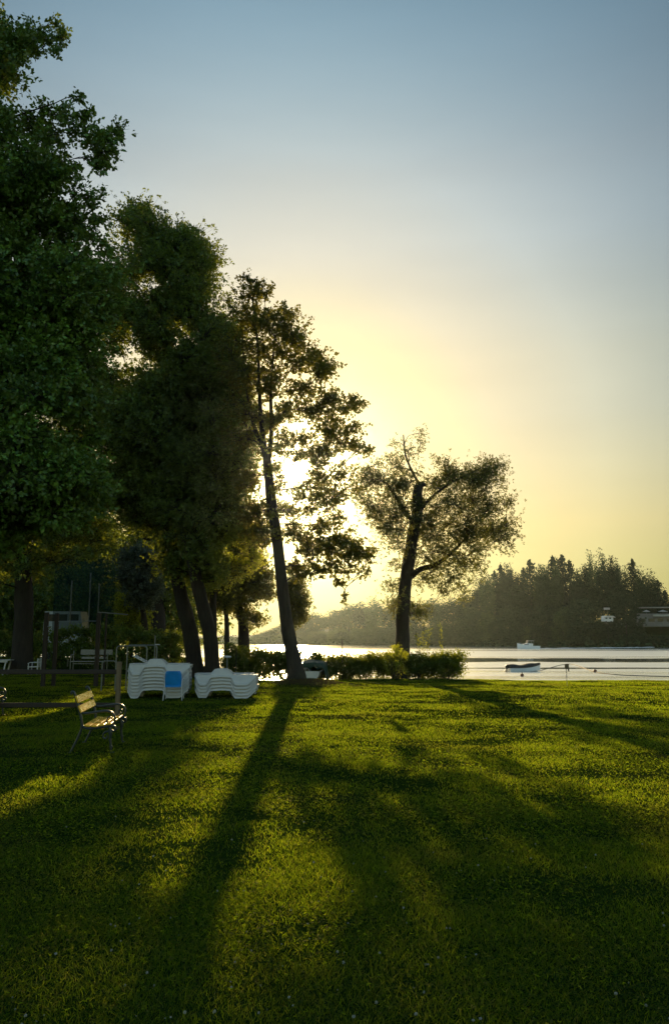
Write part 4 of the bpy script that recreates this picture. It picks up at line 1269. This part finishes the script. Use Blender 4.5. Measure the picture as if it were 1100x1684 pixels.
# ------------------------------------------------------------------ boats and moorings
c = G(862, 1104, LAKE_Z)
k = c.y / FPX
dg = empty('moored_dinghy', (c.x, c.y, LAKE_Z), R(4), 'white dinghy under a dark cover, outboard at its stern, moored near the lawn', 'dinghy')
Ld = 52 * k
m = MB(); m.loft([[(x, y, z - .10) for x, y, z in r] for r in hull_rings(Ld, 1.5, .52, .30)]); m.build('hull', M_hull, dg, True)
m = MB(); rr = []
for r in hull_rings(Ld * 1.015, 1.58, .52, .30):
    x = r[0][0]; w = r[6][1]; sh = r[0][2]
    rr.append([(x, w * math.cos(a) * 1.02, sh - .20 + (.20 + (.12 + .05 * math.sin(x * 4)) * min(1, w * 2)) * math.sin(a) ** .7) for a in np.linspace(0.0, math.pi, 11)])
m.loft(rr); m.build('cover', M_cover, dg, True)
m = MB()
m.box((-Ld / 2 - .16, 0, .42), (.30, .22, .34), bev=.06); m.box((-Ld / 2 - .20, 0, .10), (.10, .08, .45), bev=.02); m.box((-Ld / 2 - .30, 0, .05), (.30, .18, .04), bev=.01)
m.build('outboard_motor', M_motor, dg)

c = G(868, 1067.5, LAKE_Z); k = c.y / FPX
mbt = empty('motorboat', (c.x, c.y, LAKE_Z), R(180 + 9), 'white cabin cruiser with a canopy heading left across the lake', 'motorboat')
Lm = 37 * k
m = MB(); m.loft([[(x, y, z - .25) for x, y, z in r] for r in hull_rings(Lm, 2.5, 1.25, .95)]); m.build('hull', M_hull, mbt, True)
m = MB(); m.prism([(-Lm * .18, 1.0), (Lm * .30, 1.2), (Lm * .20, 1.62), (Lm * .06, 1.85), (-Lm * .18, 1.75)], -.85, .85); m.build('cabin', M_hull, mbt)
m = MB(); m.prism([(Lm * .0, 1.80), (Lm * .085, 1.80), (Lm * .02, 2.45), (-Lm * .01, 2.45)], -.86, .86); m.build('windscreen', M_glass, mbt)
m = MB(); m.box((-Lm * .10, 0, 2.62), (Lm * .27, 1.9, .08), bev=.03); m.build('canopy', M_hull, mbt)
m = MB()
for x in (-Lm * .22, -Lm * .10, Lm * .02):
    for y in (-.85, .85): m.tube([(x, y, 1.1), (x, y, 2.6)], .035, 6)
m.build('canopy_frame', M_tube, mbt)
for y in (-1, 1):
    m = MB(); m.box((Lm * .12, y * .862, 1.42), (Lm * .20, .02, .18)); m.build('window', M_glass, mbt)
m = MB(); m.tube([(Lm * .1, -.9, 1.55), (Lm * .3, -.6, 1.85), (Lm * .46, 0, 2.15), (Lm * .3, .6, 1.85), (Lm * .1, .9, 1.55)], .03, 6); m.build('bow_rail', M_tube, mbt)
# foam of its wake
M_foam = mat_simple('wake_foam', (.75, .76, .74), .6, .15, 2, .4)
a = G(884, 1067, LAKE_Z); b = G(1125, 1064.2, LAKE_Z)
m = MB(); rr = []
for i in range(60):
    t = i / 59; p = a.lerp(b, t); w = .5 + 1.6 * vnoise(np.array([i * .7]), np.array([0.]), 3)[0]
    rr.append([(p.x, p.y - w, LAKE_Z - .02), (p.x, p.y - w * .4, LAKE_Z + .16 * w), (p.x, p.y + w * .4, LAKE_Z + .14 * w), (p.x, p.y + w, LAKE_Z - .02)])
m.loft(rr); wk = m.build('wake_foam', M_foam, None, True); wk['kind'] = 'stuff'; wk['label'] = 'white foam line of the motorboat wake'

M_buoy = mat_simple('dull_orange_buoy', (.16, .06, .03), .5, .2, 10, 0)
def buoy(label, px, py, r):
    c = G(px, py, LAKE_Z)
    o = empty('buoy', (c.x, c.y, LAKE_Z), 0, label, 'buoy')
    m = MB(); m.ball((0, 0, r * .6), (r, r, r * .95), 12, 8); m.build('float_body', M_buoy, o, True)
    m = MB(); m.tube([(0, 0, r * 1.4), (0, 0, r * 2.3)], r * .18, 6); m.build('handle', M_motor, o)
buoy('small dark mooring buoy floating right of the sign', 978, 1105.5, .17)
buoy('small dark buoy with a stub floating close in below the dinghy', 858, 1112, .15)
M_rope = mat_simple('wet_rope', (.10, .08, .05), .8, .2, 30, 0)
pts = [G(x, y, LAKE_Z + .03) for x, y in ((888, 1102.5), (905, 1098), (922, 1093.5), (936, 1092), (950, 1095), (966, 1101), (978, 1105), (998, 1108), (1030, 1110.5), (1120, 1113))]
m = MB(); m.tube([Vector(q) for q in spline([tuple(p) for p in pts], 4)], .035, 5)
ro = m.build('mooring_line', M_rope); tag(ro, 'thin dark mooring line floating between the dinghy and the buoy', 'rope')

# ------------------------------------------------------------------ far shore
M_farleaf = mat_leaf('far_tree_leaves', (.034, .062, .036), (.060, .098, .050), (.05, .055, .015), .2, .6, .0, .05, True)
M_farpale = mat_leaf('far_pale_leaves', (.060, .095, .050), (.095, .135, .070), (.09, .095, .03), .25, .6, .0, .05, True)
M_farcon = mat_leaf('far_conifer_needles', (.022, .040, .028), (.036, .060, .038), (.02, .025, .01), .1, .6, .0, .05, True)
M_fartrunk = mat_simple('far_bark', (.05, .04, .03), .9, .2, 1, 0)
def far_proto(kind, seed):
    global rng
    keep = rng; rng = np.random.default_rng(seed)
    root = empty('far_tree', (0, 0, 0), 0, 'x', 'tree')
    m = MB(); m.tube([(0, 0, -.06), (.004, 0, .4), (0, .004, .85)], [.022, .015, .004], 6); m.build('trunk', M_fartrunk, root)
    if kind == 'conifer':
        P_, S_ = [], []
        nl = 26
        for i in range(nl):
            t = i / (nl - 1); z = .10 + .88 * t; rad = .5 * (1 - t) ** .62 * rng.uniform(.65, 1.2) + .035
            nb = int(9 + 8 * (1 - t)); a = rng.uniform(0, 6.28, nb); L = rad * rng.uniform(.55, 1.1, nb)
            for q in range(9):
                u = (q + 1) / 9
                P_.append(np.stack([np.cos(a) * L * u, np.sin(a) * L * u, z - .05 * u * (1 - t) + rng.normal(0, .006, nb)], 1)); S_.append(np.full(nb, .030))
        pos = np.concatenate(P_) + rng.normal(0, .006, (sum(len(p) for p in P_), 3)); sz = np.concatenate(S_)
        V, F = leaf_quads(pos, unit(len(pos)) * .4 + np.array((0, 0, -.3)), sz * 1.25, .8)
        np_mesh('crown', V, F, M_farcon, root)
    else:
        nb = 52; d = unit(nb)
        if kind == 'shrub':
            z = rng.uniform(.03, .92, nb); a = rng.uniform(0, 6.28, nb); q = rng.uniform(.25, 1, nb) ** .5
            w_ = .43 * np.where(z > .4, np.sqrt(np.clip(1 - ((z - .4) / .6) ** 2, 0, 1)), .85 + .15 * z / .4)
            c = np.stack([np.cos(a) * q * w_, np.sin(a) * q * w_, z], 1)
        else:
            c = d * np.array((.36, .36, .37)) * (rng.uniform(.2, 1, (nb, 1)) ** .5) + np.array((0, 0, .55))
        r = rng.uniform(.08, .16, nb)
        pos = (c[:, None] + np.clip(rng.normal(0, 1, (nb, 110, 3)), -1.6, 1.6) * (r * .62)[:, None, None]).reshape(-1, 3)
        pos[:, 2] = np.maximum(pos[:, 2], .01)
        V, F = leaf_quads(pos, unit(len(pos)) * .3, np.full(len(pos), .055), .9)
        ctr = np.repeat(pos, 4, 0); V = ctr + (V - ctr) * np.array((1, 1, .42 if kind == 'broad' else .6))
        np_mesh('crown', V, F, M_farpale if kind == 'shrub' else M_farleaf, root)
    rng = keep
    return root
PROT = {k: [[far_proto(k, 40 + 7 * i + len(k)), False] for i in range(4)] for k in ('conifer', 'broad', 'shrub')}
def far_tree(kind, px, top, w, Y, label, group):
    e = random.choice(PROT[kind]); o = e[0] if not e[1] else copy_tree(e[0]); e[1] = True
    q = P(px, top, Y); z0 = float(ground_z(q.x, Y)); h = max(2.0, q.z - z0); W_ = w / FPX * Y
    o.location = (q.x, Y, z0); o.scale = (W_, W_, h); o.rotation_euler.z = random.uniform(0, 6.28)
    tag(o, label, 'tree', group)
    o.name = {'conifer': 'far_conifer', 'broad': 'far_broadleaf_tree', 'shrub': 'shore_willow_bush'}[kind]
def ordn(i): return ['first', 'second', 'third', 'fourth', 'fifth', 'sixth', 'seventh', 'eighth', 'ninth', 'tenth', 'eleventh', 'twelfth', 'thirteenth', 'fourteenth', 'fifteenth', 'sixteenth', 'seventeenth', 'eighteenth', 'nineteenth', 'twentieth', 'twenty-first', 'twenty-second', 'twenty-third', 'twenty-fourth', 'twenty-fifth', 'twenty-sixth', 'twenty-seventh'][i]
def shoreline_y(px):
    Y = 200.0
    while Y < 700:
        x = P(px, 1052, Y).x
        if far_f(np.array(x), np.array(Y)) > 4: return Y
        Y += 2
    return Y
CON = [(812,940,24),(822,930,26),(860,934,24),(870,921,28),(908,916,28),(923,913,30),(936,922,28),(1038,921,30),(1081,955,26),(1092,971,26),(1106,984,28)]
for i, (px, top, w) in enumerate(sorted(CON)):
    far_tree('conifer', px, top, w * random.uniform(1.9, 3.0), shoreline_y(px) + 34 + random.uniform(-6, 8), 'dark pointed conifer, %s from the left in the tall wood across the lake' % ordn(i), 'conifers across the lake')
BRO = [(836,922,34),(894,925,36),(1067,939,34),(850,932,34),(884,928,32),(946,940,30),(826,938,34),(912,922,30),(1052,936,34),(788,950,36),(800,942,34),(842,962,64),(900,958,64),(958,916,30),(971,910,30),(989,908,32),(1004,913,30),(1018,915,28),(965,958,64),(1012,952,60),(1068,985,56),(1100,998,44),(870,975,60),(930,970,60)]
for i, (px, top, w) in enumerate(sorted(BRO)):
    far_tree('broad', px, top, w, shoreline_y(px) + 28 + random.uniform(-5, 14), 'dark rounded broadleaf tree, %s from the left in the tall wood across the lake' % ordn(i), 'broadleaf trees across the lake')
FRO = [(776,1000,40),(800,1004,42),(837,996,46),(866,1004,34),(890,998,46),(924,1002,40),(958,984,64),(987,1020,24),(1026,978,58),(818,1018,40),(852,1022,40),(878,1026,40),(908,1024,44),(940,1024,44),(975,1030,40),(1000,1036,40),(1050,1042,44),(1080,1044,44)]
for i, (px, top, w) in enumerate(sorted(FRO)):
    far_tree('shrub', px, top, w, shoreline_y(px) + 1 + random.uniform(-1, 2), 'rounded lower tree at the water line below the tall wood, %s from the left' % ordn(i), 'low trees at the far water line')
LEF = [(425,1042,26),(440,1036,30),(458,1029,34),(476,1020,36),(496,1012,40),(520,1006,42),(546,1003,44),(574,991,46),(597,989,44),(617,985,44),(647,987,46),(680,991,46),(714,983,48),(744,982,46),(768,974,44)]
for i, (px, top, w) in enumerate(LEF):
    far_tree('broad', px, top, w * 1.15, shoreline_y(px) + 30 + random.uniform(-8, 10), 'hazy pale tree, %s from the left in the distant row behind the willow' % ordn(i), 'hazy trees on the distant shore')
LEW = [(432,1048,30),(462,1043,34),(490,1040,36),(522,1037,38),(556,1034,38),(590,1032,38),(618,1030,36),(642,1029,38),(668,1026,38),(692,1030,36),(716,1026,38),(740,1022,42),(762,1014,42)]
LEW += [(x + 13, t_ + 6, w + 6) for x, t_, w in LEW]
for i, (px, top, w) in enumerate(sorted(LEW)):
    far_tree('shrub', px, top, w * 1.1, shoreline_y(px) + random.uniform(-1, 2), 'hazy low bush on the distant water edge, %s from the left' % ordn(i), 'hazy bushes on the distant water edge')
# undergrowth along the far water's edge
t = rng.uniform(-.35, 1.9, 9000); base = FA[None] + (FB - FA)[None] * t[:, None] + FN[None] * rng.uniform(-4, 16, 9000)[:, None]
pos = np.stack([base[:, 0], base[:, 1], ground_z(base[:, 0], base[:, 1]) + rng.uniform(0, 3.4, 9000) * fbm(base[:, 0] * .06, base[:, 1] * .06, 3) * 1.6], 1)
V, F = leaf_quads(pos, unit(9000), np.full(9000, 1.3), .8)
ug = np_mesh('undergrowth', V, F, M_farleaf); tag(ug, 'low dark undergrowth along the far water edge', 'undergrowth', kind='stuff')

# restaurant, caravan and parasols above the far bank
M_wall = mat_simple('grey_render', (.22, .21, .20), .8, .15, .5, 0)
M_awn = mat_simple('pale_awning', (.55, .52, .46), .7, .1, .5, 0)
M_roof = mat_simple('flat_roof_edge', (.38, .36, .33), .8, .15, .5, 0)
Yb = shoreline_y(1085) + 22
c = P(1086, 1026, Yb); k = Yb / FPX
lr = empty('lakeside_restaurant', (c.x, Yb, c.z), R(-6), 'low flat-roofed restaurant with a white awning above the far bank', 'building')
w = 76 * k
m = MB(); m.box((0, 2.5, 1.6), (w, 5, 5.4), bev=.05); m.build('wall', M_wall, lr)
m = MB(); m.box((-w * .1, 1.2, 26.5 * k), (w * .62, 6.5, .32), bev=.05); m.build('roof', M_roof, lr)
m = MB(); m.prism([(w * .5, 12 * k), (w * .5, 14.8 * k), (-w * .16, 14.8 * k), (-w * .16, 12 * k)], -1.4, -.05); m.build('awning', M_awn, lr)
for i in range(5):
    m = MB(); m.box((-w * .38 + i * w * .19, -.06, 6 * k), (w * .13, .06, 5 * k), bev=.02); f = m.build('window', M_glass, lr)
    s_ = MB(); s_.box((-w * .38 + i * w * .19, -.12, 3.2 * k), (w * .145, .12, .12)); s_.build('sill', M_roof, f)
for px, kk_ in ((1062, 1), (1089, 1.3)):
    q = P(px, 1003, Yb - 6); g0 = P(px, 1024, Yb - 6)
    pr = empty('parasol', (q.x, Yb - 6, g0.z), 0, 'white parasol open on the terrace, %s of the two across the lake' % ('smaller' if kk_ == 1 else 'larger'), 'parasol')
    H = q.z - g0.z
    m = MB(); m.tube([(0, 0, H - .75), (0, 0, H - .1), (0, 0, H)], [1.7 * kk_, .25, .04], 8); m.build('canopy', M_awn, pr)
    m = MB(); m.tube([(0, 0, -1.5), (0, 0, H - .1)], .06, 6); m.build('pole', M_tube, pr)
q = P(998, 1023, Yb - 14); k = (Yb - 14) / FPX
cv = empty('caravan', (q.x, Yb - 14, q.z), R(10), 'small white caravan with an awning between the trees on the far bank', 'caravan')
m = MB(); m.prism([(-8 * k, 1 * k), (8 * k, 1 * k), (8.6 * k, 5 * k), (7 * k, 10 * k), (-7.4 * k, 10 * k), (-8.6 * k, 5 * k)], -1, 1); m.build('body', M_hull, cv)
for sx in (-3.6, 3):
    m = MB(); m.box((sx * k, -1.02, 6.4 * k), (3.6 * k, .05, 2.6 * k), bev=.02); m.build('window', M_glass, cv)
m = MB(); m.prism([(-8 * k, 7.4 * k), (-2 * k, 9.8 * k), (5 * k, 9.8 * k), (9.6 * k, 7.6 * k), (9.4 * k, 7.2 * k), (-8 * k, 7.0 * k)], -2.4, -1.05); m.build('awning', M_awn, cv)
for sx in (-4.2, 4.2):
    m = MB(); m.tube([(sx * k, -1.05, .9 * k), (sx * k, -.85, .9 * k)], .9 * k, 12); m.build('wheel', M_rubber, cv)
b_ = P(997, 1001, Yb - 13); gz = float(ground_z(b_.x, b_.y))
sg = empty('billboard', (b_.x, b_.y, gz), 0, 'dull brown board on a pole above the white caravan', 'sign')
m = MB(); m.box((0, 0, b_.z - gz), (10 * k, .15, 3.6 * k), bev=.03); m.build('board', M_roof, sg)
m = MB(); m.tube([(0, .1, -.3), (0, .1, b_.z - gz)], .06, 6); m.build('pole', M_post, sg)
# ------------------------------------------------------------------ evening haze over lawn and lake
hz = MB(); hz.box((0, 660, 63), (2080, 1470, 136))
tv = NT('haze_air'); pv = tv.n('ShaderNodeVolumePrincipled')
pv.inputs['Color'].default_value = (.78, .96, 1.0, 1)
pv.inputs['Density'].default_value = .00007
pv.inputs['Anisotropy'].default_value = .90
tv.l(pv.outputs[0], tv.out.inputs['Volume'])
haze = hz.build('haze', tv.m)
haze['kind'] = 'stuff'
